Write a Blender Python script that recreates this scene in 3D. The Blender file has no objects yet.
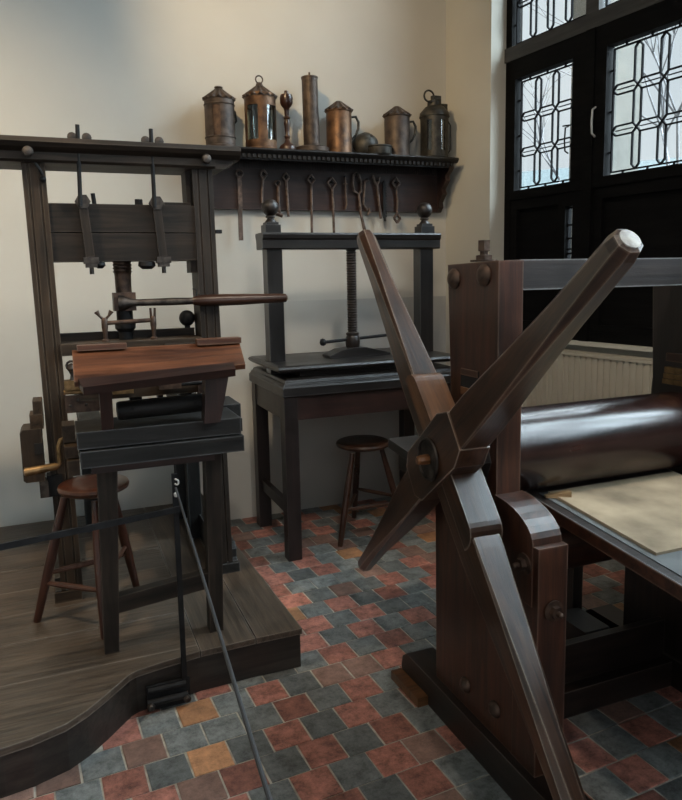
import bpy, bmesh, math, random
from mathutils import Vector as V, Matrix
random.seed(7)
C = bpy.context.scene.collection
PI = math.pi

# ------------------------------------------------------------------ materials
def new_mat(name):
    m = bpy.data.materials.new(name); m.use_nodes = True
    nt = m.node_tree; b = nt.nodes['Principled BSDF']
    return m, nt, b
def N(nt, t, **kw):
    n = nt.nodes.new(t)
    for k, v in kw.items(): setattr(n, k, v)
    return n
def ramp(nt, stops):
    r = N(nt, 'ShaderNodeValToRGB'); e = r.color_ramp.elements
    while len(e) < len(stops): e.new(.5)
    for i, (p, c) in enumerate(stops):
        e[i].position = p; e[i].color = (*c, 1)
    return r
def wood(name, dark, light, rough=.42, scale=(1.6, 22, 22), bump=.25, wear=0.0, wearcol=(.25,.22,.2), spec=.5, rvar=.18, coat=0, tone=.60):
    """timber whose grain follows the local X axis of each piece"""
    m, nt, b = new_mat(name); L = nt.links
    tc = N(nt, 'ShaderNodeTexCoord'); oi = N(nt, 'ShaderNodeObjectInfo')
    ad = N(nt, 'ShaderNodeVectorMath', operation='ADD')
    mu = N(nt, 'ShaderNodeMath', operation='MULTIPLY'); mu.inputs[1].default_value = 17
    L.new(oi.outputs['Random'], mu.inputs[0]); L.new(tc.outputs['Object'], ad.inputs[0]); L.new(mu.outputs[0], ad.inputs[1])
    mp = N(nt, 'ShaderNodeMapping'); mp.inputs['Scale'].default_value = scale
    L.new(ad.outputs[0], mp.inputs[0])
    n1 = N(nt, 'ShaderNodeTexNoise'); n1.inputs['Scale'].default_value = 1.6; n1.inputs['Detail'].default_value = 8; n1.inputs['Roughness'].default_value = .65; n1.inputs['Distortion'].default_value = .6
    L.new(mp.outputs[0], n1.inputs[0])
    n2 = N(nt, 'ShaderNodeTexNoise'); n2.inputs['Scale'].default_value = 6; n2.inputs['Detail'].default_value = 4
    L.new(ad.outputs[0], n2.inputs[0])
    k = tone; dark = tuple(a * k for a in dark); light = tuple(a * k for a in light); mid = tuple((a + c) / 2 for a, c in zip(dark, light))
    r = ramp(nt, [(.33, dark), (.5, mid), (.66, light)]); L.new(n1.outputs[0], r.inputs[0])
    mx = N(nt, 'ShaderNodeMix', data_type='RGBA', blend_type='MULTIPLY'); mx.inputs[0].default_value = .7
    r2 = ramp(nt, [(.3, (.5, .5, .5)), (.7, (1.3, 1.25, 1.2))]); L.new(n2.outputs[0], r2.inputs[0])
    L.new(r.outputs[0], mx.inputs[6]); L.new(r2.outputs[0], mx.inputs[7])
    col = mx.outputs[2]
    if wear > 0:
        g = N(nt, 'ShaderNodeNewGeometry'); bv = N(nt, 'ShaderNodeBevel'); bv.samples = 4; bv.inputs['Radius'].default_value = .009
        dt = N(nt, 'ShaderNodeVectorMath', operation='DOT_PRODUCT'); L.new(bv.outputs[0], dt.inputs[0]); L.new(g.outputs['Normal'], dt.inputs[1])
        rw = ramp(nt, [(.84, (1, 1, 1)), (.985, (0, 0, 0))]); L.new(dt.outputs['Value'], rw.inputs[0])
        m3 = N(nt, 'ShaderNodeMath', operation='MULTIPLY'); L.new(rw.outputs[0], m3.inputs[0]); L.new(n2.outputs[0], m3.inputs[1])
        m4 = N(nt, 'ShaderNodeMath', operation='MULTIPLY'); L.new(m3.outputs[0], m4.inputs[0]); m4.inputs[1].default_value = wear * 2.4; m4.use_clamp = True
        w = N(nt, 'ShaderNodeMix', data_type='RGBA'); L.new(m4.outputs[0], w.inputs[0]); L.new(col, w.inputs[6]); w.inputs[7].default_value = (*wearcol, 1)
        col = w.outputs[2]
    L.new(col, b.inputs['Base Color'])
    rr = N(nt, 'ShaderNodeMapRange'); rr.inputs['To Min'].default_value = rough - rvar * .5; rr.inputs['To Max'].default_value = rough + rvar
    L.new(n2.outputs[0], rr.inputs[0]); L.new(rr.outputs[0], b.inputs['Roughness'])
    b.inputs['Specular IOR Level'].default_value = spec
    if coat: b.inputs['Coat Weight'].default_value = coat; b.inputs['Coat Roughness'].default_value = .17
    bp = N(nt, 'ShaderNodeBump'); bp.inputs['Strength'].default_value = bump; bp.inputs['Distance'].default_value = .004
    L.new(n1.outputs[0], bp.inputs['Height']); L.new(bp.outputs[0], b.inputs['Normal'])
    return m
def metal(name, c1, c2, rough=.45, met=.85, scale=30):
    m, nt, b = new_mat(name); L = nt.links
    tc = N(nt, 'ShaderNodeTexCoord')
    n = N(nt, 'ShaderNodeTexNoise'); n.inputs['Scale'].default_value = scale; n.inputs['Detail'].default_value = 6
    L.new(tc.outputs['Object'], n.inputs[0])
    r = ramp(nt, [(.35, c1), (.65, c2)]); L.new(n.outputs[0], r.inputs[0]); L.new(r.outputs[0], b.inputs['Base Color'])
    b.inputs['Metallic'].default_value = met
    rr = N(nt, 'ShaderNodeMapRange'); rr.inputs['To Min'].default_value = rough - .1; rr.inputs['To Max'].default_value = rough + .2
    L.new(n.outputs[0], rr.inputs[0]); L.new(rr.outputs[0], b.inputs['Roughness'])
    bp = N(nt, 'ShaderNodeBump'); bp.inputs['Strength'].default_value = .12; bp.inputs['Distance'].default_value = .001
    L.new(n.outputs[0], bp.inputs['Height']); L.new(bp.outputs[0], b.inputs['Normal'])
    return m
def plain(name, c, rough=.6, met=0, var=.12, scale=8, bump=.1):
    m, nt, b = new_mat(name); L = nt.links
    tc = N(nt, 'ShaderNodeTexCoord')
    n = N(nt, 'ShaderNodeTexNoise'); n.inputs['Scale'].default_value = scale; n.inputs['Detail'].default_value = 5
    L.new(tc.outputs['Object'], n.inputs[0])
    r = ramp(nt, [(.3, tuple(x * (1 - var) for x in c)), (.7, tuple(x * (1 + var) for x in c))])
    L.new(n.outputs[0], r.inputs[0]); L.new(r.outputs[0], b.inputs['Base Color'])
    b.inputs['Roughness'].default_value = rough; b.inputs['Metallic'].default_value = met
    bp = N(nt, 'ShaderNodeBump'); bp.inputs['Strength'].default_value = bump; bp.inputs['Distance'].default_value = .003
    L.new(n.outputs[0], bp.inputs['Height']); L.new(bp.outputs[0], b.inputs['Normal'])
    return m
def glass_mat(name, tint=(.93, .96, .96), refl=.08):
    m = bpy.data.materials.new(name); m.use_nodes = True; nt = m.node_tree; nt.nodes.clear(); L = nt.links
    o = N(nt, 'ShaderNodeOutputMaterial'); mx = N(nt, 'ShaderNodeMixShader'); t = N(nt, 'ShaderNodeBsdfTransparent'); g = N(nt, 'ShaderNodeBsdfGlossy')
    t.inputs[0].default_value = (*tint, 1); g.inputs['Roughness'].default_value = .05; mx.inputs[0].default_value = refl
    L.new(t.outputs[0], mx.inputs[1]); L.new(g.outputs[0], mx.inputs[2]); L.new(mx.outputs[0], o.inputs[0])
    return m

M = {}
M['press'] = wood('old press oak', (.012, .0085, .006), (.052, .036, .025), .56, wear=.2, wearcol=(.14,.11,.09), spec=.3)
M['press_cool'] = wood('blackened carriage oak', (.008, .0078, .0075), (.026, .0245, .023), .55, spec=.35, wear=.22, wearcol=(.35,.36,.37), bump=.5)
M['press_warm'] = wood('brown press oak', (.024, .015, .008), (.095, .060, .035), .56, spec=.3, wear=.25, wearcol=(.2,.16,.12))
M['desk'] = wood('tympan board wood', (.060, .019, .009), (.22, .075, .030), .40, bump=.3, wear=.3, wearcol=(.3,.2,.13))
M['ebony'] = wood('ebonised press wood', (.008, .0065, .006), (.026, .021, .0195), .32, bump=.1, wear=.3, wearcol=(.16,.15,.15), spec=.6)
M['table'] = wood('dark table wood', (.012, .008, .007), (.034, .021, .019), .38, bump=.12, wear=.3, wearcol=(.12,.09,.08))
M['apron'] = wood('reddish apron wood', (.022, .010, .008), (.060, .024, .018), .38, bump=.12)
M['stool'] = wood('stool mahogany', (.045, .013, .007), (.13, .042, .021), .28, bump=.08, wear=.3, wearcol=(.35,.2,.12))
M['stool_dark'] = wood('stool walnut', (.026, .010, .006), (.090, .036, .019), .27, bump=.08, wear=.3, wearcol=(.35,.2,.12))
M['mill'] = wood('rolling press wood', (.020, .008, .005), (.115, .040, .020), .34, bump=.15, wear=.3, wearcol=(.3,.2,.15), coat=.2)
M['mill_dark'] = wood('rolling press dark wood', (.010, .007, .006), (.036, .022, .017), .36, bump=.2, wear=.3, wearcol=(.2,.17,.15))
M['beam'] = wood('rolling press grey beam', (.018, .013, .012), (.060, .044, .040), .5, bump=.5, wear=.6, wearcol=(.4,.4,.4))
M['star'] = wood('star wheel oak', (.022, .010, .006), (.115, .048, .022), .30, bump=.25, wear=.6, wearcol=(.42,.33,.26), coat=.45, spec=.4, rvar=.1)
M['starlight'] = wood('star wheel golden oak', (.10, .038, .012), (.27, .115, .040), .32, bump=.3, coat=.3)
M['endgrain'] = wood('pale end grain', (.20, .18, .16), (.50, .47, .43), .5, scale=(12, 12, 12), bump=.4, tone=1)
M['roller'] = wood('polished roller', (.020, .011, .010), (.072, .030, .023), .26, scale=(1.2, 9, 9), bump=0, coat=.3, rvar=.02)
M['deck'] = wood('platform oak boards', (.046, .034, .025), (.150, .112, .082), .36, scale=(1.5, 30, 30), bump=.8, wear=.3, wearcol=(.4,.36,.32), tone=.68)
M['riser'] = wood('platform riser oak', (.018, .014, .012), (.060, .048, .040), .40, bump=.3)
M['rack'] = wood('rack wood', (.022, .010, .008), (.064, .028, .022), .40, bump=.12, wear=.15)
M['rack_dark'] = wood('rack black wood', (.010, .009, .009), (.026, .022, .021), .42, bump=.1)
M['window_wood'] = wood('black window oak', (.004, .004, .0045), (.011, .0105, .0105), .65, bump=.1, spec=.08)
M['window_grey'] = wood('grey transom oak', (.030, .028, .026), (.085, .080, .075), .55, bump=.3)
M['iron'] = metal('forged iron', (.035, .030, .027), (.10, .085, .075), .45)
M['iron_black'] = metal('black iron', (.008, .008, .0085), (.016, .016, .017), .5, 0)
M['iron_black'].node_tree.nodes['Principled BSDF'].inputs['Specular IOR Level'].default_value = .2
M['rust'] = metal('rusted iron', (.040, .026, .020), (.115, .072, .052), .42, .6)
M['tool'] = metal('brown tool iron', (.055, .038, .030), (.15, .105, .085), .5, .35, 40)
M['brass'] = metal('dull brass', (.13, .08, .035), (.33, .21, .10), .36, .85)
M['tin'] = metal('weathered tin', (.032, .022, .017), (.095, .068, .053), .46, .45, 22)
M['copper'] = metal('worn copper', (.05, .026, .015), (.17, .092, .050), .42, .6, 18)
M['tin_dark'] = metal('blackened tin', (.022, .021, .018), (.06, .056, .048), .45, .5)
M['lead'] = plain('lead cames', (.010, .010, .011), .85)
M['lead'].node_tree.nodes['Principled BSDF'].inputs['Specular IOR Level'].default_value = .05
M['gap'] = plain('hollow shade and black wood', (.006, .005, .005), .8)  # near-black colour for shade inside hollows, also for black teeth and pegs
M['felt'] = plain('tan felt', (.33, .265, .18), .95, var=.42, scale=6, bump=.5)
M['greycloth'] = plain('blue grey cloth', (.12, .132, .135), .9, var=.2, scale=14)
M['radiator'] = plain('cream radiator enamel', (.46, .42, .34), .45, var=.04)
M['white_metal'] = plain('white painted handle', (.5, .5, .48), .4)
M['palewood'] = wood('pale wedge wood', (.25, .15, .07), (.48, .33, .17), .5, tone=1)
M['glass'] = glass_mat('window glass')
M['lantern_glass'] = glass_mat('lantern glass', (.72, .80, .78), .22)
M['cord'] = plain('grey cord', (.035, .036, .038), .5)
M['bark'] = plain('bare bark', (.20, .20, .21), .95)
M['housewall'] = plain('pale house wall', (.17, .20, .20), .9)
M['houseroof'] = plain('pale roof', (.10, .125, .13), .9)
M['creamwall'] = plain('cream stone', (.115, .11, .095), .9)

# plaster
def plaster(name, base, low_tint=None):
    m, nt, b = new_mat(name); L = nt.links
    g = N(nt, 'ShaderNodeNewGeometry'); sp = N(nt, 'ShaderNodeSeparateXYZ'); L.new(g.outputs['Position'], sp.inputs[0])
    n = N(nt, 'ShaderNodeTexNoise'); n.inputs['Scale'].default_value = 1.3; n.inputs['Detail'].default_value = 6; L.new(g.outputs['Position'], n.inputs[0])
    r = ramp(nt, [(.3, tuple(x * .92 for x in base)), (.7, tuple(x * 1.05 for x in base))]); L.new(n.outputs[0], r.inputs[0])
    col = r.outputs[0]
    if low_tint:  # multiplies a cooler tint below a set height, fading in along X
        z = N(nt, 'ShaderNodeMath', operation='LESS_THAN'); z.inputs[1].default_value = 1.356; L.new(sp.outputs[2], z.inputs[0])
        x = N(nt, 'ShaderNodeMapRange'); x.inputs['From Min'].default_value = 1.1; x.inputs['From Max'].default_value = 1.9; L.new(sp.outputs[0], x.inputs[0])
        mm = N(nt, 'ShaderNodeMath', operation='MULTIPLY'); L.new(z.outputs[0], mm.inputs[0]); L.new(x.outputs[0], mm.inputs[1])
        mx = N(nt, 'ShaderNodeMix', data_type='RGBA', blend_type='MULTIPLY'); L.new(mm.outputs[0], mx.inputs[0]); L.new(col, mx.inputs[6]); mx.inputs[7].default_value = (*low_tint, 1)
        col = mx.outputs[2]
    L.new(col, b.inputs['Base Color']); b.inputs['Roughness'].default_value = .85; b.inputs['Specular IOR Level'].default_value = .2
    n2 = N(nt, 'ShaderNodeTexNoise'); n2.inputs['Scale'].default_value = 9; n2.inputs['Detail'].default_value = 8; L.new(g.outputs['Position'], n2.inputs[0])
    bp = N(nt, 'ShaderNodeBump'); bp.inputs['Strength'].default_value = .12; bp.inputs['Distance'].default_value = .01
    L.new(n2.outputs[0], bp.inputs['Height']); L.new(bp.outputs[0], b.inputs['Normal'])
    return m
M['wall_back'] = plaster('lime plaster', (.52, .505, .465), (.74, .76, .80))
M['wall_side'] = plaster('lime plaster side', (.52, .50, .44))
M['ceiling'] = plaster('ceiling plaster', (.30, .28, .25))

def tile_mat(name, c, var, rough, spec=.5):
    m, nt, b = new_mat(name); L = nt.links
    g = N(nt, 'ShaderNodeNewGeometry')
    n = N(nt, 'ShaderNodeTexNoise'); n.inputs['Scale'].default_value = 17; n.inputs['Detail'].default_value = 9; n.inputs['Roughness'].default_value = .82; L.new(g.outputs['Position'], n.inputs[0])
    n2 = N(nt, 'ShaderNodeTexNoise'); n2.inputs['Scale'].default_value = 5; n2.inputs['Detail'].default_value = 3; L.new(g.outputs['Position'], n2.inputs[0])
    r = ramp(nt, [(.38, tuple(x * (1 - var) for x in c)), (.5, c), (.64, tuple(min(1, x * (1 + var)) for x in c))]); L.new(n.outputs[0], r.inputs[0])
    hs = N(nt, 'ShaderNodeHueSaturation'); at = N(nt, 'ShaderNodeAttribute', attribute_name='tone')
    mr = N(nt, 'ShaderNodeMapRange'); mr.inputs['To Min'].default_value = .68; mr.inputs['To Max'].default_value = 1.32
    L.new(at.outputs['Fac'], mr.inputs[0]); L.new(mr.outputs[0], hs.inputs['Value']); L.new(r.outputs[0], hs.inputs['Color'])
    v = N(nt, 'ShaderNodeTexVoronoi'); v.inputs['Scale'].default_value = 60; L.new(g.outputs['Position'], v.inputs[0])
    rv = ramp(nt, [(.05, (1, 1, 1)), (.13, (0, 0, 0))]); L.new(v.outputs['Distance'], rv.inputs[0])
    mm = N(nt, 'ShaderNodeMath', operation='MULTIPLY'); mm.inputs[1].default_value = .35; L.new(rv.outputs[0], mm.inputs[0])
    mx = N(nt, 'ShaderNodeMix', data_type='RGBA'); L.new(mm.outputs[0], mx.inputs[0]); L.new(hs.outputs[0], mx.inputs[6]); mx.inputs[7].default_value = (.22, .19, .17, 1)
    L.new(mx.outputs[2], b.inputs['Base Color'])
    rr = N(nt, 'ShaderNodeMapRange'); rr.inputs['To Min'].default_value = rough - .15; rr.inputs['To Max'].default_value = rough + .2; L.new(n2.outputs[0], rr.inputs[0]); L.new(rr.outputs[0], b.inputs['Roughness'])
    b.inputs['Specular IOR Level'].default_value = spec
    bp = N(nt, 'ShaderNodeBump'); bp.inputs['Strength'].default_value = .55; bp.inputs['Distance'].default_value = .004
    L.new(n.outputs[0], bp.inputs['Height']); L.new(bp.outputs[0], b.inputs['Normal'])
    return m
M['tile_red'] = tile_mat('red clay tile', (.30, .125, .094), .62, .45)
M['tile_grey'] = tile_mat('grey clay tile', (.150, .160, .156), .55, .42)
M['tile_orange'] = tile_mat('orange clay tile', (.44, .22, .11), .35, .48)
M['tile_brown'] = tile_mat('brown clay tile', (.20, .12, .095), .4, .48)
M['grout'] = plain('lime grout', (.42, .39, .33), .9, var=.3, scale=30)

# ------------------------------------------------------------------ geometry helpers
def link(name, bm, mat, parent=None, frame=None, smooth=False, bevel=0, seg=2):
    me = bpy.data.meshes.new(name)
    if bevel:
        es = [e for e in bm.edges if e.is_manifold and e.calc_face_angle(0) > .5]
        bmesh.ops.bevel(bm, geom=es, offset=bevel, segments=seg, profile=.5, affect='EDGES', clamp_overlap=True)
    bmesh.ops.recalc_face_normals(bm, faces=bm.faces[:])
    bm.to_mesh(me); bm.free()
    for mm in (mat if isinstance(mat, (list, tuple)) else [mat]): me.materials.append(M[mm] if isinstance(mm, str) else mm)
    if smooth:
        for p in me.polygons: p.use_smooth = True
    o = bpy.data.objects.new(name, me); C.objects.link(o)
    mw = frame if frame is not None else Matrix.Identity(4)
    if parent is not None:
        o.parent = parent
        o.matrix_parent_inverse = PW[parent.name].inverted()
    o.matrix_basis = mw
    PW[o.name] = mw
    return o
PW = {}
def thing(name, loc, label, cat, group=None):
    o = bpy.data.objects.new(name, None); C.objects.link(o); o.location = loc; o.empty_display_size = .1
    PW[o.name] = Matrix.Translation(loc)
    o['label'] = label; o['category'] = cat
    if group: o['group'] = group
    return o
def tag(o, label, cat, group=None):
    o['label'] = label; o['category'] = cat
    if group: o['group'] = group
    return o
def structure(o): o['kind'] = 'structure'; return o
def fr(o, x, up=(0, 0, 1)):
    x = V(x).normalized(); up = V(up)
    if abs(x.dot(up.normalized())) > .99: up = V((0, 1, 0))
    z = (up - up.dot(x) * x).normalized(); y = z.cross(x)
    m = Matrix((x, y, z)).transposed().to_4x4(); m.translation = V(o); return m
def bx(bm, lo, hi):
    lo = V(lo); hi = V(hi)
    vs = [bm.verts.new((a, b, c)) for a in (lo.x, hi.x) for b in (lo.y, hi.y) for c in (lo.z, hi.z)]
    for f in ((0, 1, 3, 2), (4, 6, 7, 5), (0, 4, 5, 1), (2, 3, 7, 6), (0, 2, 6, 4), (1, 5, 7, 3)): bm.faces.new([vs[i] for i in f])
def box(name, lo, hi, mat, parent=None, bevel=.004, seg=2, smooth=False):
    """axis-aligned timber, grain along its longest side"""
    lo = V(lo); hi = V(hi); c = (lo + hi) / 2; d = hi - lo
    ax = max(range(3), key=lambda i: d[i])
    f = [fr(c, (1, 0, 0)), fr(c, (0, 1, 0)), fr(c, (0, 0, 1), (0, 1, 0))][ax]
    inv = f.inverted(); a = inv @ lo; b = inv @ hi
    bm = bmesh.new(); bx(bm, [min(a[i], b[i]) for i in range(3)], [max(a[i], b[i]) for i in range(3)])
    return link(name, bm, mat, parent, f, bevel=min(bevel, min(d) * .3), seg=seg)
def beam(name, p0, p1, w, h, mat, parent=None, up=(0, 0, 1), bevel=.004, w1=None, h1=None, frame=None):
    p0 = V(p0); p1 = V(p1); f = fr(p0, p1 - p0, up)
    if frame: f = frame @ f
    l = (p1 - p0).length; w1 = w if w1 is None else w1; h1 = h if h1 is None else h1
    bm = bmesh.new()
    A = [bm.verts.new((0, sy * w / 2, sz * h / 2)) for sy, sz in ((-1, -1), (1, -1), (1, 1), (-1, 1))]
    B = [bm.verts.new((l, sy * w1 / 2, sz * h1 / 2)) for sy, sz in ((-1, -1), (1, -1), (1, 1), (-1, 1))]
    bm.faces.new(A[::-1]); bm.faces.new(B)
    for i in range(4): bm.faces.new((A[i], A[(i + 1) % 4], B[(i + 1) % 4], B[i]))
    return link(name, bm, mat, parent, f, bevel=bevel)
def ring_loft(bm, rings, cap=True):
    rs = [[bm.verts.new(p) for p in r] for r in rings]; n = len(rs[0])
    for a, b in zip(rs, rs[1:]):
        for i in range(n): bm.faces.new((a[i], a[(i + 1) % n], b[(i + 1) % n], b[i]))
    if cap: bm.faces.new(rs[0][::-1]); bm.faces.new(rs[-1])
def lathe_bm(bm, prof, seg=28, c=(0, 0, 0), cap=True, flute=0, nf=16):
    c = V(c); rings = []
    for k, (r, z) in enumerate(prof):
        rings.append([c + V((r * math.cos(2 * PI * i / seg), r * math.sin(2 * PI * i / seg), z)) for i in range(seg)])
    ring_loft(bm, rings, cap)
def lathe(name, prof, base, mat, parent=None, axis=(0, 0, 1), seg=28, smooth=True):
    """profile of (radius, height) turned about an axis"""
    bm = bmesh.new(); a = V(axis).normalized()
    # local X is the turning axis so grain follows it
    f = fr(base, a, (0, 0, 1) if abs(a.z) < .9 else (0, 1, 0))
    rings = [[V((h, r * math.cos(2 * PI * i / seg), r * math.sin(2 * PI * i / seg))) for i in range(seg)] for r, h in prof]
    ring_loft(bm, rings)
    o = link(name, bm, mat, parent, f, smooth=smooth)
    if smooth: autosmooth(o)
    return o
def autosmooth(o, ang=.6):
    me = o.data; bm = bmesh.new(); bm.from_mesh(me)
    for e in bm.edges:
        if e.is_manifold and e.calc_face_angle(0) > ang: e.smooth = False
    bm.to_mesh(me); bm.free()
def tube_bm(bm, pts, r, seg=10, closed=False):
    pts = [V(p) for p in pts]; n = len(pts); rings = []
    prev = None
    for i, p in enumerate(pts):
        if closed: t = pts[(i + 1) % n] - pts[i - 1]
        else: t = pts[min(i + 1, n - 1)] - pts[max(i - 1, 0)]
        t.normalize()
        if prev is None:
            u = V((0, 0, 1)) if abs(t.z) < .9 else V((0, 1, 0)); u = (u - u.dot(t) * t).normalized()
        else: u = (prev - prev.dot(t) * t).normalized()
        prev = u; w = t.cross(u); rr = r[i] if isinstance(r, (list, tuple)) else r
        rings.append([p + rr * (math.cos(2 * PI * k / seg) * u + math.sin(2 * PI * k / seg) * w) for k in range(seg)])
    if closed:
        rs = [[bm.verts.new(q) for q in g] for g in rings]
        for a, b in zip(rs, rs[1:] + rs[:1]):
            for i in range(seg): bm.faces.new((a[i], a[(i + 1) % seg], b[(i + 1) % seg], b[i]))
    else: ring_loft(bm, rings)
def tube(name, pts, r, mat, parent=None, seg=10, closed=False):
    c = V(pts[0]); bm = bmesh.new(); tube_bm(bm, [V(p) - c for p in pts], r, seg, closed)
    o = link(name, bm, mat, parent, Matrix.Translation(c), smooth=True); autosmooth(o); return o
def prism(name, poly, lo, hi, axis, mat, parent=None, bevel=.004, grain=(0, 0, 1), seg=2, smooth=False):
    """polygon (in the two other axes) extruded along axis 'x','y' or 'z'"""
    def P(a, b, t): return {'x': V((t, a, b)), 'y': V((a, t, b)), 'z': V((a, b, t))}[axis]
    f = fr(P(poly[0][0], poly[0][1], lo), grain, (0, 1, 0) if abs(grain[2]) > .9 else (0, 0, 1)); inv = f.inverted()
    bm = bmesh.new()
    A = [bm.verts.new(inv @ P(a, b, lo)) for a, b in poly]; B = [bm.verts.new(inv @ P(a, b, hi)) for a, b in poly]
    bm.faces.new(A); bm.faces.new(B[::-1]); n = len(poly)
    for i in range(n): bm.faces.new((A[i], B[i], B[(i + 1) % n], A[(i + 1) % n]))
    o = link(name, bm, mat, parent, f, bevel=bevel, seg=seg, smooth=smooth)
    if smooth: autosmooth(o)
    return o
def clip(poly, ax, val, keep_less):
    out = []; n = len(poly)
    def ins(p): return (p[ax] <= val) if keep_less else (p[ax] >= val)
    for i in range(n):
        a, b = poly[i], poly[(i + 1) % n]
        if ins(a): out.append(a)
        if ins(a) != ins(b):
            t = (val - a[ax]) / (b[ax] - a[ax]); out.append((a[0] + t * (b[0] - a[0]), a[1] + t * (b[1] - a[1])))
    return out

# ------------------------------------------------------------------ camera
cd = bpy.data.cameras.new('camera'); cam = bpy.data.objects.new('camera', cd); C.objects.link(cam)
cd.sensor_fit = 'HORIZONTAL'; cd.sensor_width = 36; cd.lens = 700 / 682 * 36; cd.shift_y = -25 / 682; cd.clip_start = .05; cd.clip_end = 200
_X = V((.927, -.070, .369)); _Z = V((-.020, -.990, -.139)).normalized(); _X = (_X - _X.dot(_Z) * _Z).normalized(); _Y = _Z.cross(_X)
if _Y.z < 0: _Y = -_Y
R = Matrix(((_X.x, -_X.y, -_X.z), (_Y.x, -_Y.y, -_Y.z), (_Z.x, -_Z.y, -_Z.z))).to_4x4()
R.translation = V((0, 0, 1.5)); cam.matrix_world = R
bpy.context.scene.camera = cam

# ------------------------------------------------------------------ the room
RX, RY = 2.464, 4.19
H = 5.5
ex = V((.1219, -.9925, 0)); ey = V((.9925, .1219, 0))
RW = Matrix((ex, ey, V((0, 0, 1)))).transposed().to_4x4(); RW.translation = V((RX, RY, 0))   # right-wall frame: s along, t outwards, z up

def wb(bm, s0, t0, z0, s1, t1, z1): bx(bm, (s0, t0, z0), (s1, t1, z1))
bm = bmesh.new(); bx(bm, (-2.4, RY, -.1), (RX + .5, RY + .25, H)); structure(link('wall_back', bm, 'wall_back'))
bm = bmesh.new(); bx(bm, (-2.65, -2.6, -.1), (-2.4, RY + .25, H)); structure(link('wall_left', bm, 'wall_side'))
bm = bmesh.new()
S0, S1, S2 = .4405, 5.20, 6.95
wb(bm, 0, 0, -.1, S0, .215, H); wb(bm, S1, 0, -.1, S2, .215, H); wb(bm, S0, 0, 5.2, S1, .215, H); wb(bm, S0, .18, -.1, S1, .30, 1.117)
structure(link('wall_right', bm, 'wall_side', frame=RW))
bm = bmesh.new()  # rear wall; its opening is invented to let the rear fill lamp in
bx(bm, (-2.65, -2.85, -.1), (-1.2, -2.6, H)); bx(bm, (1.4, -2.85, -.1), (3.8, -2.6, H)); bx(bm, (-1.2, -2.85, -.1), (1.4, -2.6, 1.0)); bx(bm, (-1.2, -2.85, 3.4), (1.4, -2.6, H))
structure(link('wall_rear', bm, 'wall_side'))
bm = bmesh.new(); bx(bm, (-2.65, -2.85, H), (3.9, RY + .25, H + .2)); structure(link('ceiling', bm, 'ceiling'))

# floor: individual clay tiles in running bond over a grout bed
bm = bmesh.new(); tone = bm.verts.layers.float.new('tone')
bx(bm, (-2.65, -2.85, -.14), (3.9, RY + .1, -.004))
for f in bm.faces: f.material_index = 4
th = math.radians(3); T = .13; cu, su = math.cos(th), math.sin(th)
ph = {0: 1.78, 1: 1.46, 2: .05, 3: 1.5, 4: .10, 5: 1.65, 6: .28, 7: 1.76, 8: .35, 9: 1.80, 10: .41, 11: .02, 12: .48, 13: .08}
rnd = random.Random(11)
for k in range(-34, 24):
    vc = 1.58 + T * (k + .455 - .011 * max(0, min(k, 13)) + (0 if 0 <= k <= 13 else 0))
    p = ph.get(k, (1.7 if k % 2 else .2) + rnd.uniform(-.12, .12))
    for j in range(-30, 34):
        u = (p + j) * T
        x = u * cu - vc * su; y = u * su + vc * cu
        if x < -2.6 or y < -2.8 or y > RY + .08 or x > 3.7: continue
        if (x < .7 and y > 2.55) or (x < 0 and y > 2.2): continue
        red = j % 2 == 0; q = rnd.random()
        mi = (0 if q < .72 else 2 if q < .80 else 3 if q < .95 else 1) if red else (1 if q < .9 else 3)
        w = T * .5 - .0034; cw = .004; zt = rnd.uniform(-.0012, .0012); tx, ty = rnd.uniform(-.01, .01), rnd.uniform(-.01, .01); a = rnd.uniform(-.012, .012)
        tn = rnd.random()
        ca, sa = math.cos(th + a), math.sin(th + a); vs = []
        for rad, z in ((w, -.006), (w, -.0012), (w - cw, 0.0)):
            r4 = []
            for sx, sy in ((-1, -1), (1, -1), (1, 1), (-1, 1)):
                jx = rnd.uniform(-.0012, .0012); jy = rnd.uniform(-.0012, .0012)
                lx, ly = sx * rad + jx, sy * rad + jy
                v = bm.verts.new((x + lx * ca - ly * sa, y + lx * sa + ly * ca, z + zt + lx * tx + ly * ty)); v[tone] = tn; r4.append(v)
            vs.append(r4)
        for A, B in zip(vs, vs[1:]):
            for i in range(4): bm.faces.new((A[i], A[(i + 1) % 4], B[(i + 1) % 4], B[i])).material_index = mi
        bm.faces.new(vs[-1]).material_index = mi
structure(link('floor', bm, ['tile_red', 'tile_grey', 'tile_orange', 'tile_brown', 'grout']))

# ------------------------------------------------------------------ window
win = structure(bpy.data.objects.new('window_1', None)); C.objects.link(win); win.matrix_world = RW.copy(); PW['window_1'] = RW.copy()
def wbox(name, s0, s1, z0, z1, t0=.118, t1=.178, mat='window_wood', bevel=.005, parent=win):
    bm = bmesh.new(); wb(bm, s0 + S0, t0, z0, s1 + S0, t1, z1)
    return link(name, bm, mat, parent, RW, bevel=bevel)
WE = S1 - S0
bm = bmesh.new()
for a in ((0, .05, 1.117, 5.20), (WE - .05, WE, 1.117, 5.20), (.05, WE - .05, 1.117, 1.17), (.05, WE - .05, 5.12, 5.20)):
    wb(bm, a[0] + S0, .118, a[2], a[1] + S0, .20, a[3])
link('window_frame', bm, 'window_wood', win, RW, bevel=.004)
wbox('transom', .0, WE, 2.762, 2.842, .105, .20, 'window_grey', .01)
for s in (.62, 1.32, 2.02, 2.72, 3.42, 4.12): wbox('mullion', s, s + .085, 2.842, 5.12, .11, .20, 'window_grey', .008)
for s in (.635, 2.02, 3.42): wbox('mullion', s, s + .06, 1.117, 2.762, .10, .20, 'window_wood', .006)
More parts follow.
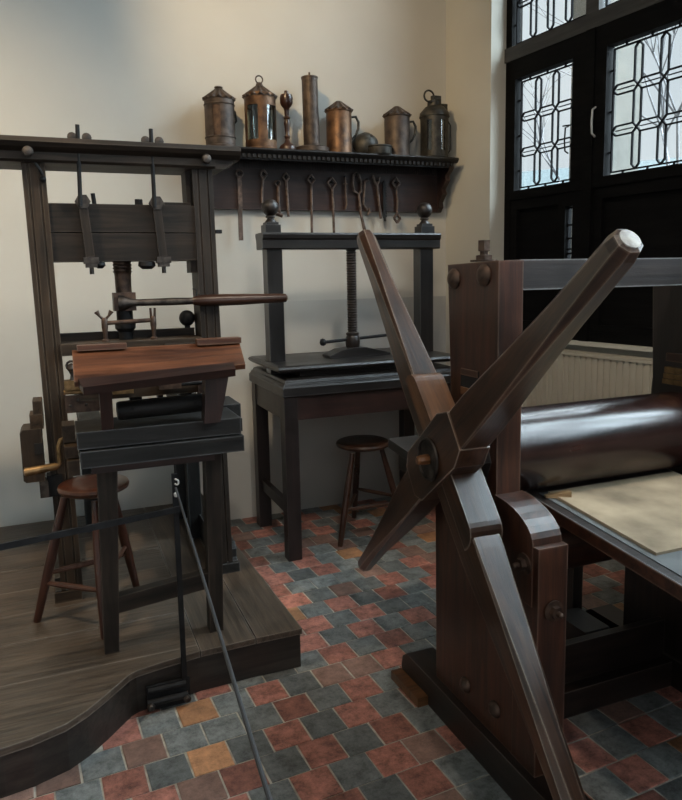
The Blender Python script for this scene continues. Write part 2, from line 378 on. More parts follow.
def leads(bm, s0, s1, z0, z1, ns, nz, t=.146, w=.0034, gv=.022, gh=.024, border=.018):
    def seg(a, b):

        a = V((a[0] + S0, t, a[1])); b = V((b[0] + S0, t, b[1])); d = (b - a)
        if d.length < 1e-5: return
        d.normalize(); n = V((-d.z, 0, d.x)) * w; o = V((0, .006, 0))
        vs = [bm.verts.new(p) for p in (a - n - o, b - n - o, b + n - o, a + n - o, a - n + o, b - n + o, b + n + o, a + n + o)]
        for f in ((0, 3, 2, 1), (4, 5, 6, 7), (0, 1, 5, 4), (1, 2, 6, 5), (2, 3, 7, 6), (3, 0, 4, 7)): bm.faces.new([vs[i] for i in f])
    a0, a1, b0, b1 = s0 + border, s1 - border, z0 + border, z1 - border
    ds = (a1 - a0) / ns; dz = (b1 - b0) / nz
    for s in (a0, a1): seg((s, b0), (s, b1))
    for z in (b0, b1): seg((a0, z), (a1, z))
    X = [a0 + i * ds for i in range(ns + 1)]; Z = [b0 + j * dz for j in range(nz + 1)]
    for i in range(ns + 1):
        for j in range(nz):
            for sg in (-1, 1):
                if 0 < i < ns or (i == 0 and sg > 0) or (i == ns and sg < 0):
                    x = X[i] + sg * gv if 0 < i < ns else X[i] + sg * .002
                    zl, zh = Z[j] + gh, Z[j + 1] - gh
                    if 0 < i < ns: seg((x, zl), (x, zh)); seg((X[i], Z[j]), (x, zl)); seg((X[i], Z[j + 1]), (x, zh))
                    else:
                        if j > 0: seg((X[i], Z[j]), (X[i] + sg * gv, zl))
                        if j < nz - 1: seg((X[i], Z[j + 1]), (X[i] + sg * gv, zh))
    for j in range(1, nz):
        for i in range(ns):
            for sg in (-1, 1): seg((X[i] + gv, Z[j] + sg * gh), (X[i + 1] - gv, Z[j] + sg * gh))
        for i in range(ns):
            w_ = w; w = .0016; seg((X[i] + gv, Z[j]), (X[i + 1] - gv, Z[j])); w = w_
    for i in range(ns):   # border ticks
        m = (X[i] + X[i + 1]) / 2
        seg((m, z0), (m, b0)); seg((m, b1), (m, z1))
    for j in range(nz):
        m = (Z[j] + Z[j + 1]) / 2
        seg((s0, m), (a0, m)); seg((a1, m), (s1, m))
def casement(s0, s1, g0, g1, z0=1.945, z1=2.762, gz0=1.998, gz1=2.65, ns=3):
    bm = bmesh.new()
    for a in ((s0, g0, z0, z1), (g1, s1, z0, z1), (g0, g1, z0, gz0), (g0, g1, gz1, z1)): wb(bm, a[0] + S0, .108, a[2], a[1] + S0, .165, a[3])
    c = link('window_casement', bm, 'window_wood', win, RW, bevel=.004)
    bm = bmesh.new(); leads(bm, g0, g1, gz0, gz1, ns, 3); link('leading', bm, 'lead', c, RW)
    bm = bmesh.new(); wb(bm, g0 + S0, .149, gz0, g1 + S0, .152, gz1); link('window_pane', bm, 'glass', c, RW)
    return c
c1 = casement(.05, .648, .093, .540)
c2 = casement(.648, 1.30, .768, 1.250)
casement(1.33, 2.00, 1.40, 1.88); casement(2.09, 2.74, 2.15, 2.68); casement(2.74, 3.41, 2.80, 3.35); casement(3.49, 4.10, 3.55, 4.04); casement(4.10, 4.70, 4.16, 4.64)
for s0, s1 in ((.045, .62), (.705, 1.32), (1.405, 2.02), (2.105, 2.72), (2.805, 3.42), (3.505, 4.12), (4.205, 4.71)):
    bm = bmesh.new(); leads(bm, s0, s1, 2.842, 5.12, 4 if s1 - s0 > .55 else 3, 10); l = link('leading', bm, 'lead', win, RW)
    bm = bmesh.new(); wb(bm, s0 + S0, .149, 2.842, s1 + S0, .152, 5.12); link('window_pane', bm, 'glass', win, RW)
# shutters below the glass; a narrow leaded strip is left open
def shutter(s0, s1, z0=1.17, z1=1.945):
    bm = bmesh.new(); wb(bm, s0 + S0, .150, z0, s1 + S0, .175, z1)
    r = .055
    for a in ((s0, s0 + r, z0, z1), (s1 - r, s1, z0, z1), (s0 + r, s1 - r, z0, z0 + .04), (s0 + r, s1 - r, z1 - .06, z1)): wb(bm, a[0] + S0, .122, a[2], a[1] + S0, .150, a[3])
    link('shutter', bm, 'window_wood', win, RW, bevel=.004)
shutter(.05, .497); shutter(.697, 1.32); shutter(1.32, 2.02); shutter(2.08, 2.74); shutter(2.74, 3.42); shutter(3.48, 4.10); shutter(4.10, 4.71)
wbox('shutter', .497, .560, 1.17, 1.37, .122, .17); wbox('shutter', .497, .560, 1.868, 1.945, .122, .17); wbox('shutter', .560, .697, 1.17, 1.945, .112, .175)
bm = bmesh.new()
for z in (1.37, 1.45, 1.60, 1.625, 1.685, 1.76, 1.855): wb(bm, .497 + S0, .14, z, .56 + S0, .15, z + .009)
for s in (.500, .553): wb(bm, s + S0, .14, 1.37, s + .005 + S0, .15, 1.868)
link('leading', bm, 'lead', win, RW)
bm = bmesh.new(); wb(bm, .497 + S0, .152, 1.37, .56 + S0, .155, 1.868); link('window_pane', bm, 'glass', win, RW)
def wpt(s, t, z): return RW @ V((s + S0, t, z))
tube('window_handle', [wpt(.705, .108, 2.36), wpt(.705, .085, 2.345), wpt(.705, .08, 2.28), wpt(.705, .085, 2.225), wpt(.705, .108, 2.21)], .0055, 'white_metal', win)
tube('window_handle', [wpt(.548, .108, 2.30), wpt(.52, .09, 2.30), wpt(.50, .085, 2.30)], .004, 'iron_black', win)
tube('window_handle', [wpt(.515, .115, 2.30), wpt(.515, .09, 2.29), wpt(.515, .085, 2.22), wpt(.515, .09, 2.165), wpt(.515, .115, 2.155)], .0045, 'iron_black', win)
bm = bmesh.new(); wb(bm, S0, .085, 1.095, S1, .20, 1.117); link('window_sill', bm, 'wall_side', win, RW, bevel=.004)

# radiator under the window
rad = thing('radiator', RW @ V((1.4, .06, 0)), 'cream enamelled panel radiator with vertical flutes under the black window', 'radiator')
bm = bmesh.new(); s = .62; i = 0
while s < 2.55:
    prof = [(s, .018), (s + .012, .018), (s + .018, .028), (s + .032, .028), (s + .038, .018)]
    wb(bm, s, .020, .13, s + .024, .04, 1.045); wb(bm, s + .024, .028, .13, s + .040, .04, 1.045); s += .040
wb(bm, .62, .040, .12, 2.56, .10, 1.05)
link('radiator_panel', bm, 'radiator', rad, RW, bevel=.0025)
bm = bmesh.new(); wb(bm, .60, .014, 1.045, 2.58, .108, 1.062)
for k in range(46): wb(bm, .63 + k * .042, .03, 1.062, .655 + k * .042, .095, 1.064)
link('top_grille', bm, 'radiator', rad, RW, bevel=.002)
bm = bmesh.new(); wb(bm, .70, .05, 0, .73, .08, .13); link('bracket', bm, 'radiator', rad, RW)
bm = bmesh.new(); wb(bm, 2.4, .05, 0, 2.43, .08, .13); link('bracket', bm, 'radiator', rad, RW)

# outside: pale house, stone pier, bare trees
house = thing('house', (14, 16, 0), 'pale hazy house wall seen through the lower panes of the leaded window', 'house')
hf = fr((15.5, 15, 0), (-.62, .78, 0))
bm = bmesh.new(); bx(bm, (-18, -2, -.5), (9, 2, 3.3)); link('house_wall', bm, 'housewall', house, hf)
bm = bmesh.new(); A = [(-18.3, -2.3, 3.3), (9.3, -2.3, 3.3), (9.3, 0, 4.5), (-18.3, 0, 4.5), (9.3, 2.3, 3.3), (-18.3, 2.3, 3.3)]
vs = [bm.verts.new(a) for a in A]; bm.faces.new((vs[0], vs[1], vs[2], vs[3])); bm.faces.new((vs[3], vs[2], vs[4], vs[5])); bm.faces.new((vs[0], vs[3], vs[5])); bm.faces.new((vs[1], vs[4], vs[2])); bm.faces.new((vs[0], vs[5], vs[4], vs[1]))
link('roof', bm, 'houseroof', house, hf)
pf = fr((4.5, 4.95, 0), (-.3, 1, 0))
bm = bmesh.new(); bx(bm, (-.14, -.3, -.5), (.16, .3, 7)); o = link('stone_pier', bm, 'creamwall', frame=pf); tag(o, 'cream stone pier outside, seen along the left edge of the wide right-hand casement', 'pier')
def tree(x, y, h, seed, label):
    rr = random.Random(seed); bm = bmesh.new()
    def grow(p, d, l, r, n):
        q = p + d * l; tube_bm(bm, [p, (p + q) / 2 + V((rr.uniform(-.03, .03), rr.uniform(-.03, .03), 0)) * l, q], [r, r * .85, r * .7], 5)
        if n == 0: return
        for _ in range(3 if n > 2 else 2):
            e = (d + V((rr.uniform(-.8, .8), rr.uniform(-.8, .8), rr.uniform(-.15, .6)))).normalized(); grow(q, e, l * rr.uniform(.6, .85), r * .62, n - 1)
    grow(V((0, 0, 0)), V((0, 0, 1)), h * .3, .055, 5)
    t = thing('bare_tree', (x, y, 0), label, 'tree', 'bare trees outside the window'); link('branches', bm, 'bark', t, Matrix.Translation((x, y, 0)), smooth=True)
tree(11.4, 10.5, 8.5, 3, 'bare winter tree outside behind the wide right-hand casement')
tree(10.5, 13.5, 8, 8, 'bare winter tree outside behind the narrow left-hand casement')

# ------------------------------------------------------------------ platform
PZ = .161
outline = [(.788, 2.419), (.600, 2.420), (.394, 2.412), (.240, 2.388), (.164, 2.372), (.140, 2.357), (.056, 2.262), (-.005, 2.200), (-.066, 2.155), (-.165, 2.121), (-.245, 2.108), (-.45, 2.10), (-2.35, 2.10), (-2.35, 4.185), (.742, 4.185), (.757, 3.367), (.774, 2.939)]
plat = thing('platform', (-.5, 3.2, 0), 'low dark oak board platform with a curved front edge under the left press', 'platform')
cx, cy = .1, 3.2
def inset(poly, d):
    out = []
    for x, y in poly:
        v = V((cx - x, cy - y)); v.normalize(); out.append((x + v.x * d, y + v.y * d))
    return out
prism('riser', inset(outline, .010), 0.0, PZ - .024, 'z', 'riser', plat, bevel=0, grain=(1, 0, 0))
def planks(name, cells, grain):
    f = fr((0, 0, 0), grain); inv = f.inverted(); bm = bmesh.new()
    for x0, x1, y0, y1 in cells:
        p = outline
        for ax, val, less in ((0, x1 - .002, True), (0, x0 + .002, False), (1, y1 - .002, True), (1, y0 + .002, False)):
            p = clip(p, ax, val, less)
            if len(p) < 3: break
        if len(p) < 3: continue
        dz = random.uniform(-.0015, .0015)
        A = [bm.verts.new(inv @ V((a, b, PZ - .024))) for a, b in p]; B = [bm.verts.new(inv @ V((a, b, PZ + dz))) for a, b in p]
        bm.faces.new(A[::-1]); bm.faces.new(B); n = len(p)
        for i in range(n): bm.faces.new((A[i], A[(i + 1) % n], B[(i + 1) % n], B[i]))
    link(name, bm, 'deck', plat, f, bevel=.0025)
planks('deck_boards', [(.605, .9, 2, 4.3), (.395, .605, 2, 4.3)], (0, 1, 0))
planks('deck_boards', [(-2.4, .395, a, b) for a, b in ((2.0, 2.46), (2.46, 2.75), (2.75, 3.0), (3.0, 3.24), (3.24, 3.5), (3.5, 3.8), (3.8, 4.3))], (1, 0, 0))

# ------------------------------------------------------------------ common press on the platform
pr = thing('printing_press', (.28, 3.1, PZ), 'tall dark oak hand printing press on the low platform', 'printing press')
YF = 3.05
def cheek(xt0, xt1, xb0, xb1, mat):
    bm = bmesh.new(); f = fr((0, YF, 0), (0, 0, 1), (0, 1, 0)); inv = f.inverted()
    def q(x, y, z): return inv @ V((x, y, z))
    rings = []
    z0, z1 = PZ + .03, 1.962
    n = 7; gro = [(0, 0), (.22, 0), (.24, .006), (.30, .006), (.32, 0), (.68, 0), (.70, .006), (.76, .006), (.78, 0), (1, 0)]
    for z, a, b in ((z0, xb0, xb1), (z1, xt0, xt1)):
        r = [q(a + (b - a) * t, YF + d, z) for t, d in gro] + [q(b, YF + .15, z), q(a, YF + .15, z)]
        rings.append(r)
    ring_loft(bm, rings); return link('cheek', bm, mat, pr, f, bevel=.002, seg=1)
cheek(-.091, -.006, -.068, .018, 'press_warm')
cheek(.567, .652, .585, .668, 'press')
beam('cheek_rebate', (.560, YF + .10, 1.96), (.562, YF + .10, 1.82), .03, .10, 'press', pr, up=(0, 1, 0))
# cap: upper rounded board and lower moulding
prism('cap_board', [(YF - .055, 2.016), (YF - .068, 2.032), (YF - .055, 2.052), (YF + .22, 2.052), (YF + .22, 2.000), (YF - .03, 2.000)], -.75, .765, 'x', 'press', pr, grain=(1, 0, 0), bevel=.007)
prism('cap_rail', [(YF - .02, 1.962), (YF - .03, 1.972), (YF - .03, 2.0), (YF + .20, 2.0), (YF + .20, 1.962)], -.75, .66, 'x', 'press', pr, grain=(1, 0, 0), bevel=.004)
prism('cap_end', [(.66, 1.962), (.66, 2.0), (.742, 2.0), (.735, 1.985), (.705, 1.966)], YF - .02, YF + .19, 'y', 'press', pr, grain=(1, 0, 0), bevel=.003)
for x in (-.062, .618): lathe('bolt', [(.006, -.02), (.006, .02), (.018, .022), (.021, .032), (.016, .044), (.004, .048)], (x, YF - .03, 1.995), 'iron', pr, axis=(0, -1, 0), seg=14)
tube('latch', [(-.05, YF - .01, 1.975), (-.03, YF - .012, 1.945), (-.016, YF - .014, 1.915)], .006, 'iron_black', pr)
lathe('latch_knob', [(.004, 0), (.011, .002), (.012, .01), (.003, .016)], (-.016, YF - .002, 1.90), 'iron_black', pr, axis=(0, -1, 0), seg=12)
# head: two beams with a seam
box('head', (-.008, YF + .01, 1.700), (.572, YF + .17, 1.812), 'press', pr, bevel=.005)
box('head', (-.008, YF + .012, 1.583), (.572, YF + .17, 1.696), 'press', pr, bevel=.005)
box('head_tenon', (.568, YF + .03, 1.79), (.60, YF + .14, 1.83), 'press', pr)
box('head_wedge', (.45, YF + .03, 1.812), (.56, YF + .10, 1.826), 'press', pr, bevel=.005)
box('head_wedge', (.545, YF + .03, 1.53), (.575, YF + .12, 1.585), 'press', pr, bevel=.003)
box('head_peg', (.668, YF + .05, 1.70), (.695, YF + .08, 1.715), 'iron_black', pr, bevel=.003)
for x0, x1 in ((.128, .104), (.408, .392)):
    tube('tie_rod', [(x0 - .005, YF - .025, 2.11), (x1 + .01, YF - .02, 1.80)], .0085, 'iron_black', pr)
    for sx in (-1, 1):
        lathe('wing_nut', [(.003, -.009), (.017, -.005), (.019, 0), (.017, .005), (.003, .009)], (x0 + sx * .027, YF - .02, 2.064), 'iron', pr, axis=(0, -1, 0), seg=12)
    lathe('hexagon_nut', [(.030, 0), (.030, .03)], (x1 + .02, YF + .012, 1.818), 'iron', pr, axis=(0, -1, 0), seg=6, smooth=False)
    beam('iron_strap', (x1 + .02, YF - .006, 1.81), (x1 + .035, YF - .006, 1.60), .014, .034, 'press', pr, up=(1, 0, 0), bevel=.003)
    box('strap_foot', (x1 + .008, YF - .022, 1.572), (x1 + .066, YF + .03, 1.598), 'iron', pr, bevel=.004)
    box('strap_foot', (x1 + .014, YF - .018, 1.557), (x1 + .06, YF + .02, 1.572), 'iron', pr, bevel=.003)
    tube('strap_bolt', [(x1 + .037, YF, 1.56), (x1 + .037, YF, 1.53)], .009, 'iron', pr)
tube('set_pin', [(.170, YF + .03, 1.81), (.166, YF + .03, 1.855)], .009, 'iron_black', pr)
lathe('set_knob', [(.004, 0), (.02, .005), (.022, .018), (.01, .03)], (.175, YF + .02, 1.583), 'iron_black', pr, axis=(0, 0, -1), seg=14)
lathe('set_knob', [(.004, 0), (.034, .005), (.036, .022), (.02, .035)], (.362, YF + .02, 1.583), 'iron_black', pr, axis=(0, 0, -1), seg=14)
tube('set_pin', [(.345, YF + .03, 1.81), (.345, YF + .03, 1.835)], .016, 'iron_black', pr, seg=8)
# screw, collar, bar
sc = []
z = 1.60
while z > 1.535: sc += [(.036, 1.60 - z), (.041, 1.60 - z + .004), (.036, 1.60 - z + .009)]; z -= .014
sc += [(.034, .075), (.033, .15)]
lathe('screw', sc, (.268, YF + .09, 1.60), 'rust', pr, axis=(0, 0, -1), seg=20)
lathe('spindle', [(.034, 0), (.034, .06), (.043, .065), (.043, .085), (.03, .10), (.03, .30)], (.266, YF + .09, 1.385), 'iron_black', pr, axis=(0, 0, -1), seg=20)
box('collar', (.222, YF + .045, 1.375), (.312, YF + .135, 1.452), 'rust', pr, bevel=.005)
lathe('bar', [(.034, -.02), (.032, 0), (.016, .035), (.0145, .06), (.0165, .20), (.0145, .28), (.013, .30)], (.262, YF + .04, 1.408), 'iron', pr, axis=(1, -.16, .006), seg=16)
bdir = V((1, -.16, .006)).normalized(); bs = V((.262, YF + .04, 1.408))
lathe('bar_grip', [(.017, .285), (.019, .29), (.024, .32), (.026, .40), (.0245, .50), (.021, .60), (.0195, .67), (.018, .688), (.010, .694)], bs, 'stool_dark', pr, axis=bdir, seg=18)
tube('bar_hook', [bs + bdir * .300 + V((0, 0, .02)), bs + bdir * .300 + V((0, 0, .05)), bs + bdir * .285 + V((0, 0, .052))], .003, 'iron_black', pr)
# hose ledge behind and little clamps
box('till', (.0, YF - .03, 1.205), (.572, YF + .13, 1.252), 'press_warm', pr, bevel=.004)
box('till_rail', (.0, YF + .14, 1.20), (.57, YF + .165, 1.285), 'press', pr, bevel=.004)
box('till_rail', (.41, YF - .07, 1.215), (.565, YF - .03, 1.235), 'press', pr, bevel=.003)
lathe('ball_finial', [(.012, 0), (.012, .01)] + [(.036 * math.sin(a), .044 - .036 * math.cos(a)) for a in [.4 + i * .27 for i in range(11)]], (.540, YF + .15, 1.285), 'iron_black', pr, seg=20)
tube('clamp_rod', [(.165, YF + .02, 1.328), (.385, YF + .02, 1.334)], .009, 'rust', pr)
for x in (.178, .375):
    lathe('clamp_post', [(.016, 0), (.016, .006), (.008, .012), (.010, .04), (.013, .06), (.013, .09), (.006, .10)], (x, YF + .02, 1.252), 'rust', pr, seg=12)
for sx in (-1, 1):
    tube('wing_nut', [(.178, YF + .02, 1.34), (.178 + sx * .018, YF + .02, 1.358), (.178 + sx * .030, YF + .02, 1.378)], [.006, .005, .011], 'rust', pr)
    tube('wing_nut', [(.375 + sx * .007, YF + .02, 1.34), (.375 + sx * .009, YF + .02, 1.385)], [.006, .005], 'rust', pr)
for x in (.262, .38, .475):
    box('hose_post', (x, YF + .04, .99), (x + (.05 if x < .3 or x > .45 else .022), YF + .10, 1.205), 'iron_black', pr, bevel=.003)
# platen region and brass fittings behind the tympan
tube('iron_pipe', [(.0, 2.93, 1.072), (.17, 2.93, 1.066)], .010, 'brass', pr)
box('iron_plate', (.002, 2.94, .985), (.16, 2.955, 1.055), 'rust', pr, bevel=.002)
for k in range(5): lathe('rivet', [(.006, 0), (.006, .004), (.003, .007)], (.02 + .03 * k, 2.94, 1.035 - (.02 if k % 2 == 0 else 0)), 'iron', pr, axis=(0, -1, 0), seg=10)
box('brass_block', (.004, 2.91, 1.08), (.068, 2.96, 1.118), 'brass', pr, bevel=.006)
lathe('brass_knob', [(.010, 0), (.006, .02), (.012, .035), (.018, .045), (.014, .06), (.004, .066)], (.035, 2.93, 1.118), 'iron', pr, seg=12)
tube('scroll', [(.035 + .018 * math.cos(a), 2.93, 1.175 + .018 * math.sin(a)) for a in [i * .6 for i in range(11)]], .005, 'iron', pr)
box('platen', (.06, 2.93, 1.03), (.60, 3.20, 1.09), 'press_warm', pr, bevel=.004)
tube('iron_pipe', [(.44, 2.90, 1.075), (.62, 2.90, 1.078)], .010, 'iron_black', pr)
box('iron_plate', (.52, 2.90, 1.01), (.63, 2.93, 1.065), 'rust', pr, bevel=.002)
box('brass_block', (.18, 2.88, 1.055), (.26, 2.92, 1.085), 'brass', pr, bevel=.003)
box('brass_block', (.36, 2.88, 1.06), (.45, 2.92, 1.092), 'rust', pr, bevel=.003)
# carriage: ribs running back, thick slabs at the front
for x in (.05, .53): box('carriage_rib', (x, 2.74, .86), (x + .09, 3.95, .93), 'press_cool', pr)
for x in (.06, .55): box('hind_post', (x, 3.88, PZ), (x + .07, 3.95, .86), 'press_cool', pr)
box('carriage_slab', (.030, 2.50, .932), (.600, 2.73, .992), 'press_cool', pr, bevel=.005)
box('carriage_slab', (.036, 2.485, .868), (.606, 2.74, .926), 'press_cool', pr, bevel=.005)
box('carriage_slab', (.585, 2.74, .945), (.660, 2.95, 1.000), 'press_cool', pr, bevel=.006)
box('carriage_slab', (.585, 2.745, .885), (.665, 2.95, .938), 'press_cool', pr, bevel=.006)
box('end_block', (-.015, 2.60, .94), (.028, 2.70, 1.0), 'press_warm', pr, bevel=.004)
box('end_block', (-.012, 2.55, .895), (.032, 2.68, .935), 'press_warm', pr, bevel=.004)
box('end_block', (-.005, 2.53, .835), (.034, 2.70, .890), 'press_warm', pr, bevel=.004)
box('carriage_apron', (.07, 2.515, .838), (.50, 2.545, .868), 'apron', pr, bevel=.003)
def bleg(x0, x1, x0b, x1b):
    bm = bmesh.new(); f = fr((x0b, 2.53, PZ), (0, 0, 1), (0, 1, 0)); inv = f.inverted()
    ring_loft(bm, [[inv @ V(p) for p in ((a, 2.53, z), (b, 2.53, z), (b, 2.59, z), (a, 2.59, z))] for a, b, z in ((x0b, x1b, PZ), (x0, x1, .86))])
    link('leg', bm, 'press', pr, f, bevel=.004)
bleg(.089, .158, .071, .122); bleg(.468, .528, .455, .506)
beam('stretcher', (.12, 2.56, .334), (.462, 2.56, .368), .045, .062, 'press', pr)
# tympan board and its stand
def quad_slab(name, pts, th, mat, grain):
    p = [V(a) for a in pts]; n = (p[1] - p[0]).cross(p[3] - p[0]).normalized()
    if n.z < 0: n = -n
    f = fr(p[0], grain, n); inv = f.inverted(); bm = bmesh.new()
    A = [bm.verts.new(inv @ (q - n * th)) for q in p]; B = [bm.verts.new(inv @ q) for q in p]
    bm.faces.new(A[::-1]); bm.faces.new(B)
    for i in range(4): bm.faces.new((A[i], A[(i + 1) % 4], B[(i + 1) % 4], B[i]))
    return link(name, bm, mat, pr, f, bevel=.004)
quad_slab('tympan_board', [(.034, 2.46, 1.172), (.616, 2.46, 1.194), (.650, 2.68, 1.258), (.038, 2.68, 1.258)], .020, 'desk', (1, 0, 0))
quad_slab('tympan_lip', [(.059, 2.405, 1.160), (.566, 2.405, 1.187), (.573, 2.465, 1.204), (.046, 2.465, 1.182)], .030, 'apron', (1, 0, 0))  # darker wood puts the shade of the front face into the colour
box('tympan_batten', (.055, 2.65, 1.256), (.225, 2.69, 1.276), 'desk', pr, bevel=.003)
box('tympan_batten', (.481, 2.645, 1.254), (.650, 2.69, 1.276), 'desk', pr, bevel=.003)
beam('bracket', (.133, 2.53, .985), (.130, 2.47, 1.155), .040, .045, 'apron', pr, up=(0, 1, 0))
prism('bracket', [(.462, .985), (.520, .985), (.562, 1.172), (.475, 1.170)], 2.48, 2.54, 'y', 'apron', pr)
lathe('tympan_roller', [(.030, 0), (.034, .01), (.034, .30), (.030, .31)], (.170, 2.56, 1.045), 'press_cool', pr, axis=(1, 0, .02), seg=20)
for x in (.22, .44): lathe('roller_peg', [(.006, 0), (.006, .004)], (x, 2.53, 1.055), 'gap', pr, axis=(0, -1, .2), seg=10)
# rounce box, crank, feet
prism('rounce_box', [(-.175, .71), (-.175, .905), (-.165, .918), (-.095, .918), (-.095, .700), (-.165, .700)], 3.02, 3.16, 'y', 'press_warm', pr, bevel=.008)
box('rounce_slot_shade', (-.125, 3.012, .815), (-.092, 3.022, .860), 'gap', pr, bevel=0)  # flat dark patch stands in for the shade inside a slot
box('rounce_step', (-.135, 3.03, .915), (-.085, 3.14, .975), 'press_warm', pr)
box('rounce_step', (-.120, 3.03, .975), (-.085, 3.14, 1.03), 'press_warm', pr)
box('rounce_peg', (-.118, 3.02, .63), (-.085, 3.08, .70), 'iron', pr)
box('rounce_peg', (-.09, 3.04, .625), (-.03, 3.10, .715), 'iron_black', pr)
lathe('crank_grip', [(.006, -.005), (.018, 0), (.017, .03), (.015, .11), (.011, .125), (.004, .128)], (-.163, 2.93, .768), 'brass', pr, axis=(1, 0, .09), seg=16)
tube('crank', [(-.04, 2.93, .780), (-.034, 2.93, .79), (-.034, 2.93, .86), (-.026, 2.93, .882), (-.005, 2.94, .888), (.02, 2.95, .905)], .0085, 'brass', pr)
for (x0, x1, m) in ((-.092, .006, 'press_warm'), (.612, .692, 'press_cool')):
    prism('foot', [(3.05, PZ), (3.05, PZ + .05), (3.07, PZ + .06), (3.07, PZ + .10), (3.10, PZ + .125), (4.12, PZ + .125), (4.12, PZ)], x0, x1, 'x', 'press_cool', pr, grain=(0, 1, 0), bevel=.005)
    box('foot_block', (x0 - .004, 3.04, PZ), (x1 + .006, 3.13, PZ + .045), m, pr, bevel=.006)
for x in (.62,): box('hind_post', (x, 3.86, PZ + .12), (x + .06, 3.92, .95), 'press_cool', pr)
box('mid_post', (.560, 3.55, PZ), (.625, 3.62, .87), 'press_cool', pr)

# ------------------------------------------------------------------ three-legged stools
def stool(cx, cy, z0, zs, r, feet, label, mat):
    s = thing('stool', (cx, cy, z0), label, 'stool', 'three-legged stools')
    lathe('seat', [(r * .80, 0), (r * .97, .012), (r, .024), (r * .97, .034), (r * .88, .040), (r * .5, .0375), (.01, .036)], (cx, cy, zs - .04), mat, s, seg=40)
    tops = []; mids = []
    for fx, fy in feet:
        d = V((fx - cx, fy - cy)); top = V((cx + d.x * .42, cy + d.y * .42, zs - .03)); ft = V((fx, fy, z0))
        dr = (top - ft); L = dr.length
        lathe('leg', [(.013, 0), (.015, .01), (.019, L * .35), (.0195, L * .6), (.014, L * .96)], ft, mat, s, axis=dr, seg=14)
        mids.append((ft, dr / L, L))
    hs = [.16, .21, .185]
    for i in range(3):
        a = mids[i]; b = mids[(i + 1) % 3]; p = a[0] + a[1] * hs[i] * 1.02; q = b[0] + b[1] * (hs[i] + .015) * 1.02; d = q - p
        lathe('rung', [(.008, 0), (.012, d.length * .3), (.012, d.length * .7), (.008, d.length)], p, mat, s, axis=d, seg=10)
    return s
stool(.085, 2.875, PZ, .715, .136, [(-.164, 2.923 - .02), (.078, 2.650), (.237, 3.039)], 'reddish three-legged stool on the platform behind the front leg of the left press', 'stool')
stool(1.598, 3.66, 0, .553, .158, [(1.376, 3.495), (1.634, 3.90), (1.81, 3.532)], 'dark walnut three-legged stool on the tiles under the linen press table', 'stool_dark')

# ------------------------------------------------------------------ table with the standing press
tb = thing('press_table', (1.56, 3.74, 0), 'dark wooden table standing against the back wall under the standing press', 'table')
for x, y in ((1.050, 3.412), (1.050, 3.985), (2.035, 3.412), (2.035, 3.985)):
    box('leg', (x, y, 0), (x + .075, y + .075, .885), 'table', tb, bevel=.004)
box('apron', (1.12, 3.420, .762), (2.04, 3.445, .884), 'apron', tb, bevel=.003)
box('apron', (1.12, 4.02, .762), (2.04, 4.045, .884), 'table', tb, bevel=.003)
box('apron', (1.056, 3.485, .762), (1.080, 3.99, .884), 'table', tb, bevel=.003)
box('apron', (2.08, 3.485, .762), (2.104, 3.99, .884), 'table', tb, bevel=.003)
box('stretcher', (1.07, 3.485, .235), (1.105, 3.99, .295), 'table', tb, bevel=.003)
box('stretcher', (2.055, 3.485, .235), (2.09, 3.99, .295), 'table', tb, bevel=.003)
def mould_top(name, x0, x1, y0, y1, prof, mat, parent):
    bm = bmesh.new()
    rings = [[V((x0 - d, y0 - d, z)), V((x1 + d, y0 - d, z)), V((x1 + d, y1 + d, z)), V((x0 - d, y1 + d, z))] for d, z in prof]
    c = V(((x0 + x1) / 2, (y0 + y1) / 2, 0)); rings = [[p - c for p in r] for r in rings]
    ring_loft(bm, rings); return link(name, bm, mat, parent, Matrix.Translation(c), bevel=.0025, seg=1)
mould_top('table_top', 1.055, 2.10, 3.415, 4.075, [(.002, .884), (.012, .892), (.012, .935), (.004, .942), (.0, .955), (-.006, .958), (-.012, .972), (-.03, .980)], 'ebony', tb)
sp = thing('standing_press', (1.56, 3.72, .98), 'black screw press with two ball finials standing on the dark table', 'screw press')
mould_top('bed_board', 1.028, 2.115, 3.425, 4.04, [(-.02, 1.010), (-.004, 1.022), (.0, 1.030), (-.006, 1.040), (-.02, 1.046)], 'ebony', sp)
box('bed_plinth', (1.17, 3.50, .98), (1.98, 4.0, 1.012), 'table', sp)
YP = 3.665
for x in (1.058, 1.984):
    box('post', (x, YP, .98 if x < 1.5 else 1.0), (x + .086, YP + .085, 1.66), 'ebony', sp, bevel=.004)
prism('crossbeam', [(YP - .012, 1.652), (YP - .020, 1.66), (YP - .020, 1.70), (YP - .030, 1.712), (YP - .034, 1.730), (YP - .028, 1.740), (YP + .11, 1.740), (YP + .118, 1.730), (YP + .114, 1.712), (YP + .104, 1.70), (YP + .104, 1.66), (YP + .096, 1.652)], 1.030, 2.106, 'x', 'ebony', sp, grain=(1, 0, 0), bevel=.002)
for x in (1.098, 2.036):
    for a, b, w in ((1.740, 1.783, .043), (1.783, 1.797, .034)): box('finial_plinth', (x - w, YP + .042 - w, a), (x + w, YP + .042 + w, b), 'ebony', sp, bevel=.004)
    prof = [(.034, -.004), (.030, .006), (.020, .016), (.018, .022), (.027, .026), (.027, .031), (.016, .036)] + [(.046 * math.sin(t), .078 - .046 * math.cos(t)) for t in [.42 + i * .272 for i in range(11)]]
    lathe('ball_finial', prof, (x, YP + .042, 1.797), 'mill_dark', sp, seg=24)
prof = []; zz = 0
while zz < .455: prof += [(.0245, zz), (.031, zz + .005), (.031, zz + .007), (.0245, zz + .012)]; zz += .0145
